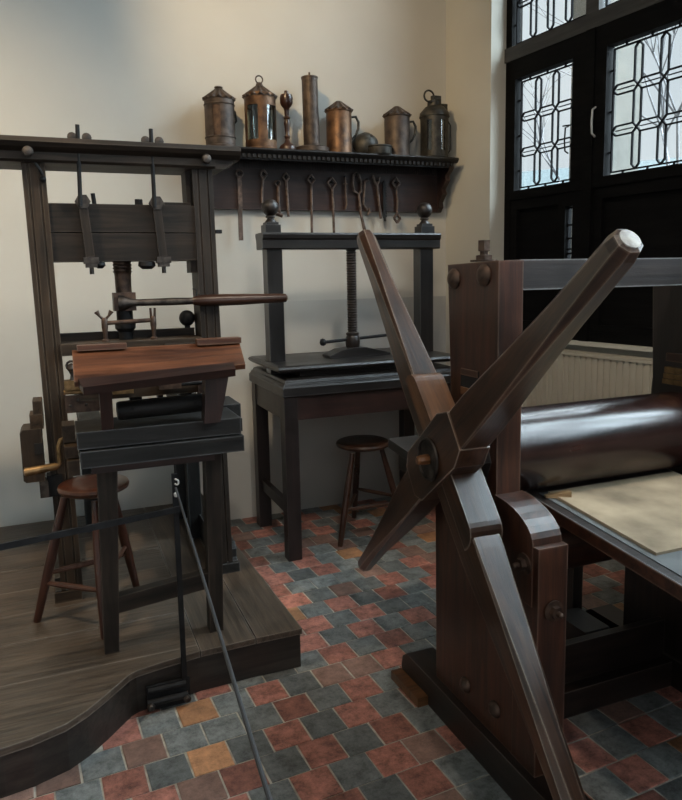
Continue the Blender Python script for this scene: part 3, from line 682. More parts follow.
prof += [(.026, .47), (.038, .475), (.038, .485), (.034, .49), (.041, .505), (.043, .53), (.040, .555), (.033, .565), (.040, .572), (.040, .585), (.03, .59)]
lathe('screw', prof, (1.565, YP + .042, 1.655), 'mill_dark', sp, axis=(0, 0, -1), seg=24)
tube('tommy_bar', [(1.38, YP + .03, 1.135), (1.80, YP + .055, 1.155)], .009, 'iron_black', sp)
lathe('bar_knob', [(.006, 0), (.018, .006), (.022, .018), (.018, .030), (.006, .036)], (1.395, YP + .03, 1.136), 'iron_black', sp, axis=(-1, 0, -.03), seg=14)
prism('platen_bridge', [(1.400, 1.048), (1.400, 1.060), (1.470, 1.088), (1.545, 1.098), (1.625, 1.098), (1.700, 1.078), (1.775, 1.060), (1.775, 1.048)], YP - .02, YP + .10, 'y', 'ebony', sp, grain=(1, 0, 0), bevel=.004)

# ------------------------------------------------------------------ rolling press with star wheel
mp = thing('rolling_press', (1.55, 1.8, 0), 'large reddish brown etching press with a wooden star wheel in the right foreground', 'etching press')
XN0, XN1, XF0, XF1 = 1.14, 1.222, 1.98, 2.065
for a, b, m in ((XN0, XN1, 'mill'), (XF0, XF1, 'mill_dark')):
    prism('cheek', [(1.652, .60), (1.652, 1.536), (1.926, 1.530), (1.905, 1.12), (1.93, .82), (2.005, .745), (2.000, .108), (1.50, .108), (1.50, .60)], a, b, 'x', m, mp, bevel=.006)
    # bracket with a rounded shoulder bolted to the front
    arc = [(1.648, .868)] + [(1.470 + .178 * math.cos(t) * 1.0, .770 + .098 * math.sin(t)) for t in [PI / 2 * (1 - i / 8) for i in range(0)]]
    curve = [(1.652 - .176 * math.sin(t), .775 + .090 * math.cos(t) ** 1.0) for t in [i * PI / 2 / 9 for i in range(10)]]
    prism('bracket', [(1.655, .60)] + [(1.655, .866)] + curve[1:] + [(1.476, .60)], a - .004, b + .010, 'x', m, mp, bevel=.004)
    prism('front_post', [(1.452, .108), (1.452, .772), (1.56, .772), (1.56, .108)], a - .002, b + .012, 'x', m, mp, bevel=.004)
prism('sole', [(1.20, 0), (1.20, .108), (2.175, .108), (2.205, .085), (2.215, .045), (2.205, 0)], 1.112, 1.225, 'x', 'mill_dark', mp, grain=(0, 1, 0), bevel=.006)
prism('sole', [(1.20, 0), (1.20, .108), (2.175, .108), (2.205, .085), (2.215, .045), (2.205, 0)], 1.975, 2.08, 'x', 'mill_dark', mp, grain=(0, 1, 0), bevel=.006)
box('top_beam', (XN1 - .003, 1.660, 1.452), (XF0 + .003, 1.80, 1.538), 'beam', mp, bevel=.008)
box('stretcher', (XN1, 1.755, .0), (XF0, 1.80, .095), 'mill_dark', mp, bevel=.004)
box('stretcher', (XN1, 1.80, .05), (XF0, 1.83, .235), 'mill_dark', mp, bevel=.004)
# bolts
def dome(x, y, z, r): lathe('bolt', [(r, 0), (r, .004), (r * .85, .010), (r * .5, .017), (r * .1, .020)], (x, y, z), 'rust', mp, axis=(-1, 0, 0), seg=18)
for y, z in ((1.886, 1.487), (1.722, 1.496)): dome(XN0, y, z, .032)
for y, z in ((1.808, .185), (1.645, .198)): dome(XN0, y, z, .026)
def hexbolt(p, ax):
    ax = V(ax)
    lathe('washer', [(.030, 0), (.030, .004), (.010, .005)], p, 'rust', mp, axis=ax, seg=20)
    lathe('hexagon_nut', [(.018, .004), (.018, .020)], p, 'rust', mp, axis=ax, seg=6, smooth=False)
    lathe('bolt', [(.008, .01), (.008, .034), (.004, .038)], p, 'rust', mp, axis=ax, seg=12)
hexbolt((XN0 - .004, 1.510, .712), (-1, 0, 0)); hexbolt((1.188, 1.450, .592), (0, -1, 0));
lathe('washer', [(.040, 0), (.040, .005), (.012, .006)], (1.182, 1.79, 1.536), 'rust', mp, seg=20)
lathe('hexagon_nut', [(.026, .005), (.026, .018), (.013, .02), (.013, .03), (.019, .031), (.019, .062)], (1.182, 1.79, 1.536), 'rust', mp, seg=6, smooth=False)
# dark box painted as the shade in a mortise, with brass bearing
box('mortise_shade', (XN0 - .002, 1.745, 1.135), (XN0 + .03, 1.845, 1.215), 'gap', mp, bevel=0)
box('bearing_wedge', (XN0 - .006, 1.752, 1.135), (XN0 + .03, 1.84, 1.158), 'starlight', mp, bevel=.003)
box('bearing_wedge', (XN0 - .004, 1.75, 1.195), (XN0 + .03, 1.842, 1.215), 'mill', mp, bevel=.003)
for k, (z0, z1, m) in enumerate(((1.105, 1.122, 'brass'), (1.124, 1.142, 'brass'), (1.144, 1.165, 'brass'), (1.185, 1.215, 'mill'))):
    box('bearing_plate', (XF0 - .018, 1.70, z0), (XF0 + .01, 1.845 - .004 * k, z1), m, mp, bevel=.002)
# rollers
RYc, RZc, RR = 1.79, .950, .131
lathe('upper_roller', [(RR - .004, 0), (RR, .004), (RR, .40), (RR * 1.001, .57), (RR, .62), (RR, .74), (RR - .004, .752)], (XN1 + .004, RYc, RZc), 'roller', mp, axis=(1, 0, 0), seg=64)
lathe('lower_roller', [(.118, 0), (.122, .004), (.122, .74), (.118, .752)], (XN1 + .004, RYc, .655), 'mill', mp, axis=(1, 0, 0), seg=48)
# tilted bed
tb_ = math.atan(.095); bf = fr((0, 1.79, .8145), (1, 0, 0), (0, -math.sin(tb_), math.cos(tb_)))
def bedpart(name, x0, x1, y0, y1, z0, z1, mat, parent, bevel=.003):
    bm = bmesh.new(); bx(bm, (x0, y0, z0), (x1, y1, z1)); return link(name, bm, mat, parent, bf, bevel=bevel)
bedpart('bed', 1.328, 1.935, -1.25, .30, -.036, 0, 'mill', mp)
bedpart('bed_facing', 1.330, 1.933, -1.248, .25, -.002, .0015, 'beam', mp, .001)
bedpart('back_table', 1.150, 1.98, .315, .60, -.030, .006, 'ebony', mp)
for x in (1.30, 1.90): box('back_leg', (x, 2.20, 0), (x + .05, 2.25, .835), 'mill_dark', mp)
box('back_rail', (1.18, 2.0, .76), (1.225, 2.36, .82), 'mill_dark', mp)
box('bed_support', (1.93, 1.15, 0), (1.98, 1.55, .70), 'mill_dark', mp)
# star wheel
WS = math.radians(3); wn = V((-math.cos(WS), math.sin(WS), 0)); wy = V((math.sin(WS), math.cos(WS), 0)); WH = V((1.055, 1.79, .955))
lathe('axle', [(.112, 0), (.112, .075)], WH + V((.01, 0, 0)), 'ebony', mp, axis=(1, 0, 0), seg=8, smooth=False)
st = bpy.data.objects.new('star_wheel', None)
def spoke(ang, L, name, mats, shoulder, side, off=0.0, tip_r=.030, root=.062, sh=None, step=.030, flip=1, tipmat=None):
    a = math.radians(ang); d = (-math.cos(a)) * wy + math.sin(a) * V((0, 0, 1)); d.normalize()
    o = WH + wn * off; f = fr(o, d, wn)          # local z = towards the camera side, local y = in the wheel plane
    bm = bmesh.new(); rings = []
    def oct(t, hy, hz, ch): return [V((t, y, z)) for y, z in ((-hy + ch, -hz), (hy - ch, -hz), (hy, -hz + ch), (hy, hz - ch), (hy - ch, hz), (-hy + ch, hz), (-hy, hz - ch), (-hy, -hz + ch))]
    hz0 = .045; ts = [(0, root, hz0, .004), (L * .30, root * .90, hz0 * .97, .004), (L * .55, (root + tip_r) / 2 * .93, hz0 * .83, .009), (L * .75, tip_r * 1.12, hz0 * .74, .014), (L * .97, tip_r, tip_r * .98, tip_r * .56), (L * .995, tip_r * .86, tip_r * .84, tip_r * .5), (L, tip_r * .62, tip_r * .6, tip_r * .36)]
    for t in ts: rings.append(oct(*t))
    ring_loft(bm, rings)
    sp_ = link(name, bm, mats[0], wheel, f, bevel=.0025, seg=1)
    if tipmat:
        lathe('spoke_tip', [(tip_r * .70, -.004), (tip_r * .66, .001), (tip_r * .3, .004)], o + d * L, tipmat, sp_, axis=d, seg=16)
    if shoulder:
        # thick inner block along one side with a rounded end
        bm = bmesh.new(); hw = root * .90; pts = [(.04, 0), (.04, hw + step), (shoulder - .05, hw + step)] + [(shoulder - .05 + .05 * math.sin(t), hw + step - .05 + .05 * math.cos(t) - 0) for t in [i * PI / 2 / 6 for i in range(1, 7)]] + [(shoulder, 0)]
        hz = hz0 * 1.12
        A = [bm.verts.new((x, side * y, -hz)) for x, y in pts]; B = [bm.verts.new((x, side * y, hz)) for x, y in pts]
        bm.faces.new(A); bm.faces.new(B[::-1]); n = len(pts)
        for i in range(n): bm.faces.new((A[i], B[i], B[(i + 1) % n], A[(i + 1) % n]))
        link('spoke_shoulder', bm, mats[1], wheel, f, bevel=.004)
    return f
C.objects.link(st); st.location = WH; wheel = st; PW['star_wheel'] = Matrix.Translation(WH); st.parent = mp; st.matrix_parent_inverse = PW[mp.name].inverted()
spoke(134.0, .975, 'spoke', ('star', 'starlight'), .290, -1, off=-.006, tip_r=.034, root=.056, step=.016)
spoke(-48.0, 1.03, 'spoke', ('star', 'star'), .290, 1, off=-.006, tip_r=.032, root=.062, step=.016)
spoke(38.8, .965, 'spoke', ('star', 'star'), 0, 1, off=.006, tip_r=.034, root=.064, tipmat='endgrain')
spoke(-138.6, .945, 'spoke', ('star', 'star'), 0, 1, off=.006, tip_r=.030, root=.064)
# hub block, iron ring and wooden peg
a = math.radians(38); d = (-math.cos(a)) * wy + math.sin(a) * V((0, 0, 1)); hf_ = fr(WH + wn * .012, d, wn)
bm = bmesh.new(); hb = [(-.17, -.05), (-.13, -.082), (.13, -.086), (.19, -.06), (.19, .06), (.13, .086), (-.13, .084), (-.17, .05)]
A = [bm.verts.new((x, y, -.05)) for x, y in hb]; B = [bm.verts.new((x, y, .045)) for x, y in hb]
bm.faces.new(A); bm.faces.new(B[::-1])
for i in range(8): bm.faces.new((A[i], B[i], B[(i + 1) % 8], A[(i + 1) % 8]))
link('hub', bm, 'star', wheel, hf_, bevel=.006)
hc = WH + wn * .058
lathe('hub_hollow_shade', [(.060, -.004), (.060, .001)], hc, 'gap', wheel, axis=wn, seg=32)  # dark disc on the hub face, painted as the shade of a hollow
lathe('hub_ring', [(.060, 0), (.066, .002), (.066, .008), (.060, .009), (.060, .002)], hc, 'iron', wheel, axis=wn, seg=32)
lathe('hub_peg', [(.016, 0), (.016, .02), (.014, .036), (.010, .040)], hc, 'starlight', wheel, axis=wn, seg=8, smooth=False)

# felt, cloth, wedges
o = bedpart('cloth_sheet', 1.362, 1.915, -.60, -.045, .002, .004, 'greycloth', None, .001); tag(o, 'blue-grey cloth sheet under the tan felt on the etching press bed', 'cloth')
o = bedpart('felt_blanket', 1.385, 1.905, -.495, -.062, .0045, .0125, 'felt', None, .003); tag(o, 'tan felt blanket lying on the etching press bed in front of the roller', 'blanket')
bm = bmesh.new(); vs = [bm.verts.new(p) for p in ((0, 0, 0), (.075, -.012, 0), (.075, .012, 0), (0, .02, 0), (0, 0, .006), (.075, -.012, .022), (.075, .012, .022), (0, .02, .006))]
for f in ((0, 3, 2, 1), (4, 5, 6, 7), (0, 1, 5, 4), (1, 2, 6, 5), (2, 3, 7, 6), (3, 0, 4, 7)): bm.faces.new([vs[i] for i in f])
tag(link('wooden_wedge', bm, 'palewood', frame=Matrix.Translation((1.355, 1.70, .8115)) @ Matrix.Rotation(-.35, 4, 'Z'), bevel=.001), 'small pale wooden wedge on the press bed at the near end of the roller', 'wedge')
bm = bmesh.new(); bx(bm, (-.03, -.10, 0), (.012, .10, .034)); tag(link('wooden_block', bm, 'starlight', frame=Matrix.Translation((1.098, 2.11, .0)) @ Matrix.Rotation(.03, 4, 'Z'), bevel=.003), 'flat wooden packing block on the tiles beside the foot of the etching press', 'block')
o = prism('wooden_block', [(0, 0), (0, .10), (.02, .12), (.20, .12), (.21, .02), (.21, 0)], 1.80, 1.92, 'x', 'rack_dark', None, grain=(0, 1, 0)); 
o.matrix_basis = Matrix.Translation((0, 1.99, 0)) @ Matrix.Rotation(0, 4, 'Z') @ o.matrix_basis
tag(o, 'black wooden block lying on the tiles in the shade under the etching press', 'block')

# ------------------------------------------------------------------ barrier on the platform edge
ba = thing('barrier', (.32, 2.37, 0), 'black iron barrier post with a flat rail and a taut cord at the platform edge', 'barrier')
beam('post', (.328, 2.378, .02), (.330, 2.372, .845), .010, .018, 'iron_black', ba, up=(1, 0, 0), bevel=.002)
beam('rail', (.345, 2.362, .722), (-1.6, 1.93, .722), .010, .020, 'iron_black', ba, up=(0, 0, 1), bevel=.002)
tube('hinge_bar', [(.20, 2.372, .075), (.33, 2.368, .078)], .010, 'iron_black', ba)
tube('hinge_bar', [(.195, 2.362, .035), (.335, 2.358, .038)], .012, 'iron_black', ba)
for x in (.205, .330): lathe('bolt', [(.013, 0), (.013, .012), (.008, .018)], (x, 2.352, .030), 'iron', ba, axis=(0, -1, 0), seg=10)
box('hinge_plate', (.195, 2.372, .0), (.345, 2.384, .09), 'iron_black', ba, bevel=.002)
tube('cord', [(.330, 2.350, .800), (.275, 1.60, .803), (.232, 1.05, .812), (.17, .20, .82), (.12, -.4, .82)], .0038, 'cord', ba)
tube('hook', [(.330, 2.355, .83)] + [(.334 + .006 * math.cos(t), 2.350, .820 + .009 * math.sin(t)) for t in [1.5 - i * .6 for i in range(8)]], .003, 'white_metal', ba)
lathe('cord_end', [(.004, 0), (.008, .003), (.008, .012), (.004, .016)], (.330, 2.350, .785), 'white_metal', ba, axis=(0, 0, -1), seg=10)

# ------------------------------------------------------------------ wall rack
rk = thing('wall_rack', (1.7, 4.1, 1.9), 'long dark wooden wall shelf with a toothed moulding and a board for hanging tools', 'shelf')
box('back_board', (.84, 4.150, 1.908), (2.405, 4.186, 2.20), 'rack', rk, bevel=.003)
SZ = 2.232
prism('shelf_board', [(3.965, SZ - .018), (3.958, SZ - .010), (3.965, SZ), (4.188, SZ), (4.188, SZ - .030), (3.98, SZ - .030)], .82, 2.425, 'x', 'rack_dark', rk, grain=(1, 0, 0), bevel=.002)
box('shelf_frieze', (.84, 3.995, SZ - .060), (2.395, 4.015, SZ - .030), 'rack_dark', rk, bevel=.002)
bm = bmesh.new(); x = .845
while x < 2.39:
    bx(bm, (x, 3.975, SZ - .052), (x + .017, 3.996, SZ - .032)); x += .030
link('toothed_moulding', bm, 'gap', rk)
bm = bmesh.new(); x = .86
while x < 2.38:
    bx(bm, (x, 4.146, 2.145), (x + .008, 4.151, 2.195)); x += .016
link('reeded_strip', bm, 'rack_dark', rk)
sc_ = [(4.15, 2.20), (4.0, 2.20), (3.985, 2.175), (4.01, 2.15), (4.045, 2.13), (4.035, 2.10), (4.06, 2.075), (4.09, 2.05), (4.075, 2.02), (4.10, 1.995), (4.125, 1.97), (4.12, 1.94), (4.15, 1.908)]
prism('side_bracket', sc_, 2.375, 2.405, 'x', 'rack', rk, bevel=.003)
prism('side_bracket', sc_, .84, .87, 'x', 'rack', rk, bevel=.003)

# lanterns, jugs, candlestick
YL = 4.075
def cone_roof(name, x, z, r, h, mat, parent, r1=.018, nf=14, amp=.10, y=YL):
    bm = bmesh.new(); rings = []
    for k in range(7):
        t = k / 6; rr = r + (r1 - r) * t; zz = h * t
        rings.append([V(((rr * (1 + (amp * (1 - t * .5)) * (.5 + .5 * math.cos(nf * 2 * PI * i / 84)) - amp / 2)) * math.cos(2 * PI * i / 84), (rr * (1 + amp * (1 - t * .5) * (.5 + .5 * math.cos(nf * 2 * PI * i / 84)) - amp / 2)) * math.sin(2 * PI * i / 84), zz + (.006 * math.cos(nf * 2 * PI * i / 84) * (1 - t)))) for i in range(84)])
    ring_loft(bm, rings); return link(name, bm, mat, parent, Matrix.Translation((x, y, z)), smooth=True)
def drum_wall(name, x, z0, z1, r, mat, parent, gaps, th=.003, y=YL, seg=72):
    """sheet-metal drum wall with upright openings: gaps = [(a0,a1,zlo,zhi)] in degrees"""
    bm = bmesh.new()
    zs = sorted({0, z1 - z0} | {g[2] for g in gaps} | {g[3] for g in gaps})
    for za, zb in zip(zs, zs[1:]):
        for i in range(seg):
            am = (i + .5) * 360 / seg
            if any(g[0] <= am <= g[1] and za >= g[2] - 1e-6 and zb <= g[3] + 1e-6 for g in gaps): continue
            a0, a1 = math.radians(i * 360 / seg), math.radians((i + 1) * 360 / seg)
            v = [bm.verts.new((rr * math.cos(a), rr * math.sin(a), zz)) for rr in (r, r - th) for a, zz in ((a0, za), (a1, za), (a1, zb), (a0, zb))]
            bm.faces.new(v[0:4]); bm.faces.new(v[7:3:-1])
            for k in range(4): bm.faces.new((v[k], v[(k + 1) % 4], v[4 + (k + 1) % 4], v[4 + k]))
    bmesh.ops.remove_doubles(bm, verts=bm.verts[:], dist=1e-5)
    return link(name, bm, mat, parent, Matrix.Translation((x, y, z0)), smooth=False)
def handle(name, pts, r, mat, parent): tube(name, pts, r, mat, parent)
# 1 brown lantern with horn panel
x = .928; L1 = thing('lantern', (x, YL, SZ), 'brown tin lantern with a scalloped conical roof, leftmost on the shelf', 'lantern', 'lanterns on the wall shelf')
lathe('base', [(.086, 0), (.092, .004), (.092, .014), (.084, .018)], (x, YL, SZ), 'tin', L1, seg=36)
drum_wall('body', x, SZ + .014, 2.500, .084, 'tin', L1, [(230, 262, .05, .215)])
lathe('horn_pane', [(.079, 0), (.079, .20)], (x, YL, SZ + .05), 'rust', L1, seg=36)
for z in (SZ + .055, 2.465): lathe('band', [(.0845, 0), (.088, .003), (.088, .007), (.0845, .010)], (x, YL, z), 'tin', L1, seg=36)
cone_roof('roof', x, 2.500, .092, .062, 'tin', L1)
lathe('cap', [(.018, 0), (.024, .004), (.024, .010), (.010, .014)], (x, YL, 2.560), 'tin', L1, seg=10)
handle('handle', [(x + .075, YL + .04, 2.47), (x + .10, YL + .04, 2.45), (x + .105, YL + .04, 2.40), (x + .08, YL + .04, 2.37)], .006, 'tin_dark', L1)
# 2 glazed copper lantern
x = 1.166; L2 = thing('lantern', (x, YL, SZ), 'glazed copper lantern with a ring on its roof, second from left on the shelf', 'lantern', 'lanterns on the wall shelf')
lathe('base', [(.094, 0), (.098, .003), (.098, .010), (.090, .014), (.088, .03)], (x, YL, SZ), 'copper', L2, seg=40)
drum_wall('body', x, SZ + .01, 2.545, .090, 'copper', L2, [(195, 245, .045, .235), (278, 345, .045, .235), (20, 70, .045, .235), (110, 160, .045, .235)])
lathe('lantern_glass', [(.085, 0), (.085, .20)], (x, YL, SZ + .05), 'lantern_glass', L2, seg=40)
lathe('candle_socket', [(.02, 0), (.02, .04), (.012, .042), (.012, .11)], (x, YL, SZ + .02), 'tin', L2, seg=14)
cone_roof('roof', x, 2.530, .100, .068, 'tin', L2)
lathe('cap', [(.022, 0), (.016, .015), (.006, .02)], (x, YL, 2.595), 'tin', L2, seg=12)
tube('ring', [(x + .021 * math.cos(t), YL, 2.630 + .021 * math.sin(t)) for t in [i * PI / 8 for i in range(16)]], .004, 'tin', L2, closed=True)
# 3 turned candlestick
x = 1.326; o = lathe('candlestick', [(.050, 0), (.052, .012), (.048, .03), (.044, .038), (.020, .055), (.012, .075), (.018, .09), (.012, .105), (.015, .135), (.020, .165), (.013, .185), (.020, .195), (.013, .205), (.014, .235), (.018, .25), (.030, .262), (.037, .28), (.039, .305), (.034, .325), (.012, .330), (.012, .345), (.010, .348)], (x, YL, SZ), 'stool_dark', None, seg=28)
tag(o, 'turned reddish wooden candlestick between the copper lantern and the tall tin tube', 'candlestick')
# 4 tall tin tube on a flat base
x = 1.478; L4 = thing('candle_mould', (x, YL, SZ), 'tall plain tin cylinder with a wide flat base on the shelf', 'candle mould')
lathe('base', [(.098, 0), (.103, .006), (.103, .030), (.094, .036), (.060, .038)], (x, YL, SZ), 'tin', L4, seg=40)
lathe('cylinder', [(.049, 0), (.047, .20), (.047, .392), (.050, .394), (.050, .402), (.044, .404)], (x, YL, SZ + .034), 'tin', L4, axis=(-.012, 0, 1), seg=36)
lathe('cap', [(.030, 0), (.032, .008), (.026, .012)], (x - .004, YL, 2.638), 'tin', L4, seg=9)
tube('spike', [(x - .004, YL, 2.64), (x - .005, YL, 2.695)], .006, 'tin', L4)
# 5 and 7 tin jugs with scalloped lids
def jug(x, r, zt, label, mat, lean=0):
    j = thing('tin_jug', (x, YL, SZ), label, 'jug', 'tin jugs on the wall shelf')
    lathe('body', [(r * 1.05, 0), (r * 1.05, .012), (r, .018), (r, zt - SZ - .01), (r * 1.06, zt - SZ - .006), (r * 1.06, zt - SZ + .004)], (x, YL, SZ), mat, j, seg=40)
    cone_roof('lid', x, zt, r * 1.12, .058, 'tin', j, r1=.016, nf=12)
    bm = bmesh.new(); pts = [V((x + r * .95, YL, zt - .03)), V((x + r + .035, YL, zt - .025)), V((x + r + .052, YL, zt - .055)), V((x + r + .050, YL, zt - .095)), V((x + r + .030, YL, zt - .135)), V((x + r * .98, YL, zt - .165))]
    tube('handle', pts, [.007, .008, .008, .008, .007, .005], 'tin_dark', j)
    return j
jug(1.655, .077, 2.487, 'copper-brown tin jug with a ribbed conical lid, nearer the tall tin tube', 'copper')
jug(2.046, .079, 2.483, 'grey-brown tin jug with a ribbed conical lid beside the black lantern', 'tin')
# 6 snuffer dome and lid
x = 1.835
o = lathe('tin_bowl', [(.085, 0), (.088, .01), (.080, .045), (.055, .080), (.02, .095)], (x, YL + .035, SZ + .052), 'tin_dark', None, axis=(.15, -.75, .62), seg=32); tag(o, 'black domed tin bowl tipped up against the wall on the shelf', 'bowl')
o = lathe('round_tin', [(.078, 0), (.080, .004), (.078, .044), (.083, .048), (.083, .054), (.076, .056), (.01, .050)], (1.90, YL - .045, SZ), 'tin_dark', None, seg=36); tag(o, 'low round tin lying on the shelf in front of the black bowl', 'tin')
# 8 black lantern
x = 2.312; L8 = thing('lantern', (x, YL, SZ), 'black lantern with narrow slots and a large ring, rightmost on the shelf', 'lantern', 'lanterns on the wall shelf')
lathe('base', [(.092, 0), (.094, .01), (.089, .014)], (x, YL, SZ), 'tin_dark', L8, seg=36)
drum_wall('body', x, SZ + .008, 2.495, .089, 'tin_dark', L8, [(212, 230, .04, .225), (272, 292, .04, .225), (335, 350, .04, .225)])
lathe('lantern_glass', [(.084, 0), (.084, .20)], (x, YL, SZ + .045), 'lantern_glass', L8, seg=36)
lathe('liner', [(.055, 0), (.055, .22)], (x, YL, SZ + .02), 'tin_dark', L8, seg=20)
lathe('roof', [(.096, 0), (.092, .025), (.060, .062), (.045, .066), (.043, .10), (.02, .104)], (x, YL, 2.492), 'tin_dark', L8, seg=36)
box('chimney_flap', (x + .03, YL - .02, 2.53), (x + .085, YL + .03, 2.575), 'tin_dark', L8, bevel=.002)
tube('ring', [(x - .055 + .034 * math.cos(t), YL - .03, 2.612 + .034 * math.sin(t)) for t in [i * PI / 9 for i in range(18)]], .006, 'tin_dark', L8, closed=True)
box('ring_clasp', (x - .03, YL - .035, 2.575), (x + .03, YL - .005, 2.618), 'tin_dark', L8, bevel=.003)
tube('wire_handle', [(x + .088, YL, 2.49), (x + .118, YL, 2.45), (x + .118, YL, 2.30), (x + .088, YL, 2.26)], .004, 'tin_dark', L8)

# hanging tools
YT = 4.137
def dia(bm, x, z, r, w=.006):
    p = [V((x, 0, z + r)), V((x + r * .8, 0, z)), V((x, 0, z - r)), V((x - r * .8, 0, z))]
    for a, b in zip(p, p[1:] + p[:1]): tube_bm(bm, [a, b], w * 1.0, 6)
def tool(name, label, build, mat='tool', cat='tool'):
    bm = bmesh.new(); build(bm); o = link(name, bm, mat, frame=Matrix.Translation((0, YT, 0)), smooth=True); autosmooth(o)
    return tag(o, label, cat, 'iron tools hanging on the wall rack')
def ringv(bm, x, z, r, w): tube_bm(bm, [(x + r * math.cos(t), 0, z + r * math.sin(t)) for t in [i * PI / 6 for i in range(12)]], w, 6, True)
def t1(bm): ringv(bm, 1.043, 2.110, .020, .008); bx(bm, (1.030, -.005, 1.90), (1.056, .005, 2.095)); bx(bm, (1.027, -.005, 1.725), (1.052, .005, 1.90))
tool('wrench', 'long flat iron wrench hanging leftmost on the rack, reaching well below the board', t1)
def t2(bm): dia(bm, 1.189, 2.110, .026, .009); tube_bm(bm, [(1.187, 0, 2.085), (1.178, 0, 2.02), (1.176, 0, 1.945)], .008, 8)
tool('wrench', 'short dark iron key with a square eye, second on the rack', t2)
def t3(bm): ringv(bm, 1.276, 2.060, .016, .007); tube_bm(bm, [(1.278, 0, 2.045), (1.276, 0, 1.93), (1.282, 0, 1.88)], .011, 8); tube_bm(bm, [(1.262, 0, 1.885), (1.300, 0, 1.872)], .012, 8)
tool('iron_clamp', 'rusty iron clamp hanging behind the left ball finial', t3, 'rust')
def t4(bm): dia(bm, 1.330, 2.098, .026); tube_bm(bm, [(1.331, 0, 2.074), (1.336, 0, 1.95), (1.338, 0, 1.867)], .0085, 8)
tool('wrench', 'iron key with a diamond eye right beside the rusty clamp', t4)
def t5(bm): dia(bm, 1.490, 2.090, .030); tube_bm(bm, [(1.490, 0, 2.058), (1.489, 0, 1.90), (1.487, 0, 1.772)], .0085, 8)
tool('wrench', 'long iron key with a diamond eye, halfway between finial and star wheel tip', t5)
def t6(bm): dia(bm, 1.626, 2.072, .036); tube_bm(bm, [(1.628, 0, 2.035), (1.632, 0, 1.90), (1.633, 0, 1.767)], .0085, 8)
tool('wrench', 'longest iron key with the largest diamond eye left of the star wheel tip', t6)
def t7(bm): tube_bm(bm, [(1.714, 0, 2.11), (1.716, 0, 2.0), (1.722, 0, 1.95), (1.712, 0, 1.915)], .007, 8); tube_bm(bm, [(1.700, 0, 2.07), (1.730, 0, 2.07)], .006, 8)
tool('iron_punch', 'small iron punch hanging between the largest key and the long loop', t7, 'rust')
def t8(bm):
    pts = [(1.806, 0, 2.01), (1.772, 0, 2.03), (1.766, 0, 2.08), (1.772, 0, 2.125), (1.790, 0, 2.14), (1.810, 0, 2.125), (1.822, 0, 2.08), (1.822, 0, 2.03)]
    tube_bm(bm, pts, .008, 6, True); tube_bm(bm, [(1.806, 0, 2.01), (1.816, 0, 1.90), (1.842, 0, 1.79), (1.852, 0, 1.74)], [.008, .010, .011, .011], 8)
tool('iron_fork', 'long iron loop handle hanging just behind the upper star wheel tip', t8)
def t9(bm): tube_bm(bm, [(1.872, 0, 2.10), (1.850, 0, 2.09), (1.842, 0, 2.0), (1.836, 0, 1.95)], .007, 8); tube_bm(bm, [(1.836, 0, 1.95), (1.862, 0, 1.915), (1.876, 0, 1.925), (1.878, 0, 1.90), (1.862, 0, 1.885)], .008, 8)
tool('iron_hook', 'curled iron hook hanging right of the long loop handle', t9)
def t10(bm): tube_bm(bm, [(1.905, 0, 2.13), (1.915, 0, 2.09), (1.932, 0, 2.07), (1.945, 0, 1.96), (1.957, 0, 1.862)], [.007, .008, .010, .009, .009], 8); tube_bm(bm, [(1.950, 0, 2.12), (1.944, 0, 2.09), (1.932, 0, 2.07)], .007, 8)
tool('pliers', 'iron pliers with a forked top hanging left of the toothed blade', t10)
def t11(bm):
    bx(bm, (1.972, -.004, 1.865), (1.990, .004, 2.09))
    for k in range(12): bx(bm, (1.990, -.003, 1.875 + k * .0175), (1.998, .003, 1.883 + k * .0175))
    tube_bm(bm, [(1.984, 0, 1.87), (1.986, 0, 1.845)], .009, 6)
tool('rasp', 'dark iron toothed blade hanging right of the pliers', t11, 'iron_black')
def t12(bm): dia(bm, 2.066, 2.085, .034, .008); tube_bm(bm, [(2.068, 0, 2.05), (2.076, 0, 1.98), (2.072, 0, 1.90)], .007, 8); dia(bm, 2.073, 1.866, .028, .009)
tool('wrench', 'double-ended iron key with a diamond at each end, rightmost on the rack', t12)

for px, pz in ((1.043, 2.112), (1.189, 2.114), (1.276, 2.062), (1.330, 2.102), (1.490, 2.094), (1.626, 2.076), (1.714, 2.112), (1.790, 2.128), (1.868, 2.098), (1.940, 2.095), (1.981, 2.088), (2.066, 2.089)):
    tube('peg', [(px, 4.152, pz + .004), (px, 4.126, pz + .006)], .005, 'iron_black', rk, seg=8)

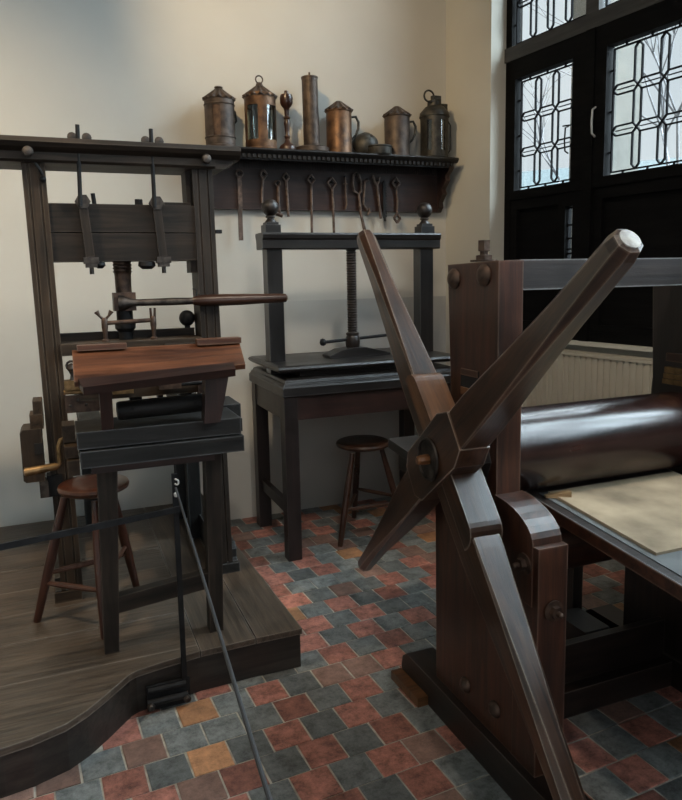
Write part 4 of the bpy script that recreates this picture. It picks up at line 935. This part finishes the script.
# ------------------------------------------------------------------ light
w = bpy.data.worlds.new('sky'); bpy.context.scene.world = w; w.use_nodes = True; nt = w.node_tree; bg = nt.nodes['Background']
tc = N(nt, 'ShaderNodeTexCoord'); n = N(nt, 'ShaderNodeTexNoise'); n.inputs['Scale'].default_value = 2.2; n.inputs['Detail'].default_value = 4
nt.links.new(tc.outputs['Generated'], n.inputs[0])
r = ramp(nt, [(.35, (.66, .72, .78)), (.7, (.78, .81, .84))]); nt.links.new(n.outputs[0], r.inputs[0]); nt.links.new(r.outputs[0], bg.inputs[0])
bg.inputs[1].default_value = 1.18
def sun(name, d, e, ang, col):
    l = bpy.data.lights.new(name, 'SUN'); l.energy = e; l.angle = math.radians(ang); l.color = col
    o = bpy.data.objects.new(name, l); C.objects.link(o); o.rotation_euler = V(d).to_track_quat('-Z', 'Y').to_euler(); o.location = (5, 0, 6)
sun('skylight', (-.75, .40, -.45), 9.0, 60, (.74, .88, 1.0))
sun('skylight', (-.50, .10, -.75), 24.0, 70, (.80, .91, 1.0))
def area(name, loc, aim, sx, sy, e, col):
    l = bpy.data.lights.new(name, 'AREA'); l.shape = 'RECTANGLE'; l.size = sx; l.size_y = sy; l.energy = e; l.color = col
    o = bpy.data.objects.new(name, l); C.objects.link(o); o.location = loc; o.rotation_euler = (V(aim) - V(loc)).to_track_quat('-Z', 'Y').to_euler()
area('added_rear_fill', (.1, -2.9, 2.2), (.4, 2.5, .8), 2.5, 2.3, 22, (.88, .95, 1.0))  # cool frontal fill added behind the camera, outside the invented opening
def spot(name, loc, aim, e, ang, col, r=.04, blend=.6):
    l = bpy.data.lights.new(name, 'SPOT'); l.energy = e; l.spot_size = math.radians(ang); l.spot_blend = blend; l.color = col; l.shadow_soft_size = r
    o = bpy.data.objects.new(name, l); C.objects.link(o); o.location = loc; o.rotation_euler = (V(aim) - V(loc)).to_track_quat('-Z', 'Y').to_euler()
spot('ceiling_spot', (.15, 2.5, 3.6), (1.5, 4.19, 2.85), 150, 62, (1.0, .72, .40), .03, 1)
spot('ceiling_spot', (-1.1, 2.3, 3.7), (-.50, 4.19, .60), 300, 88, (1.0, .78, .52), .05, 1)
spot('ceiling_spot', (.9, .6, 4.1), (.9, 2.6, 0), 110, 80, (1.0, .90, .78), .08)
spot('ceiling_spot', (.2, .9, 4.1), (2.4, 3.2, .8), 110, 60, (1.0, .86, .68), .08)
vs_ = bpy.context.scene.view_settings
vs_.view_transform = 'Standard'; vs_.look = 'None'; vs_.gamma = 1; vs_.use_curve_mapping = False; vs_.exposure = 0
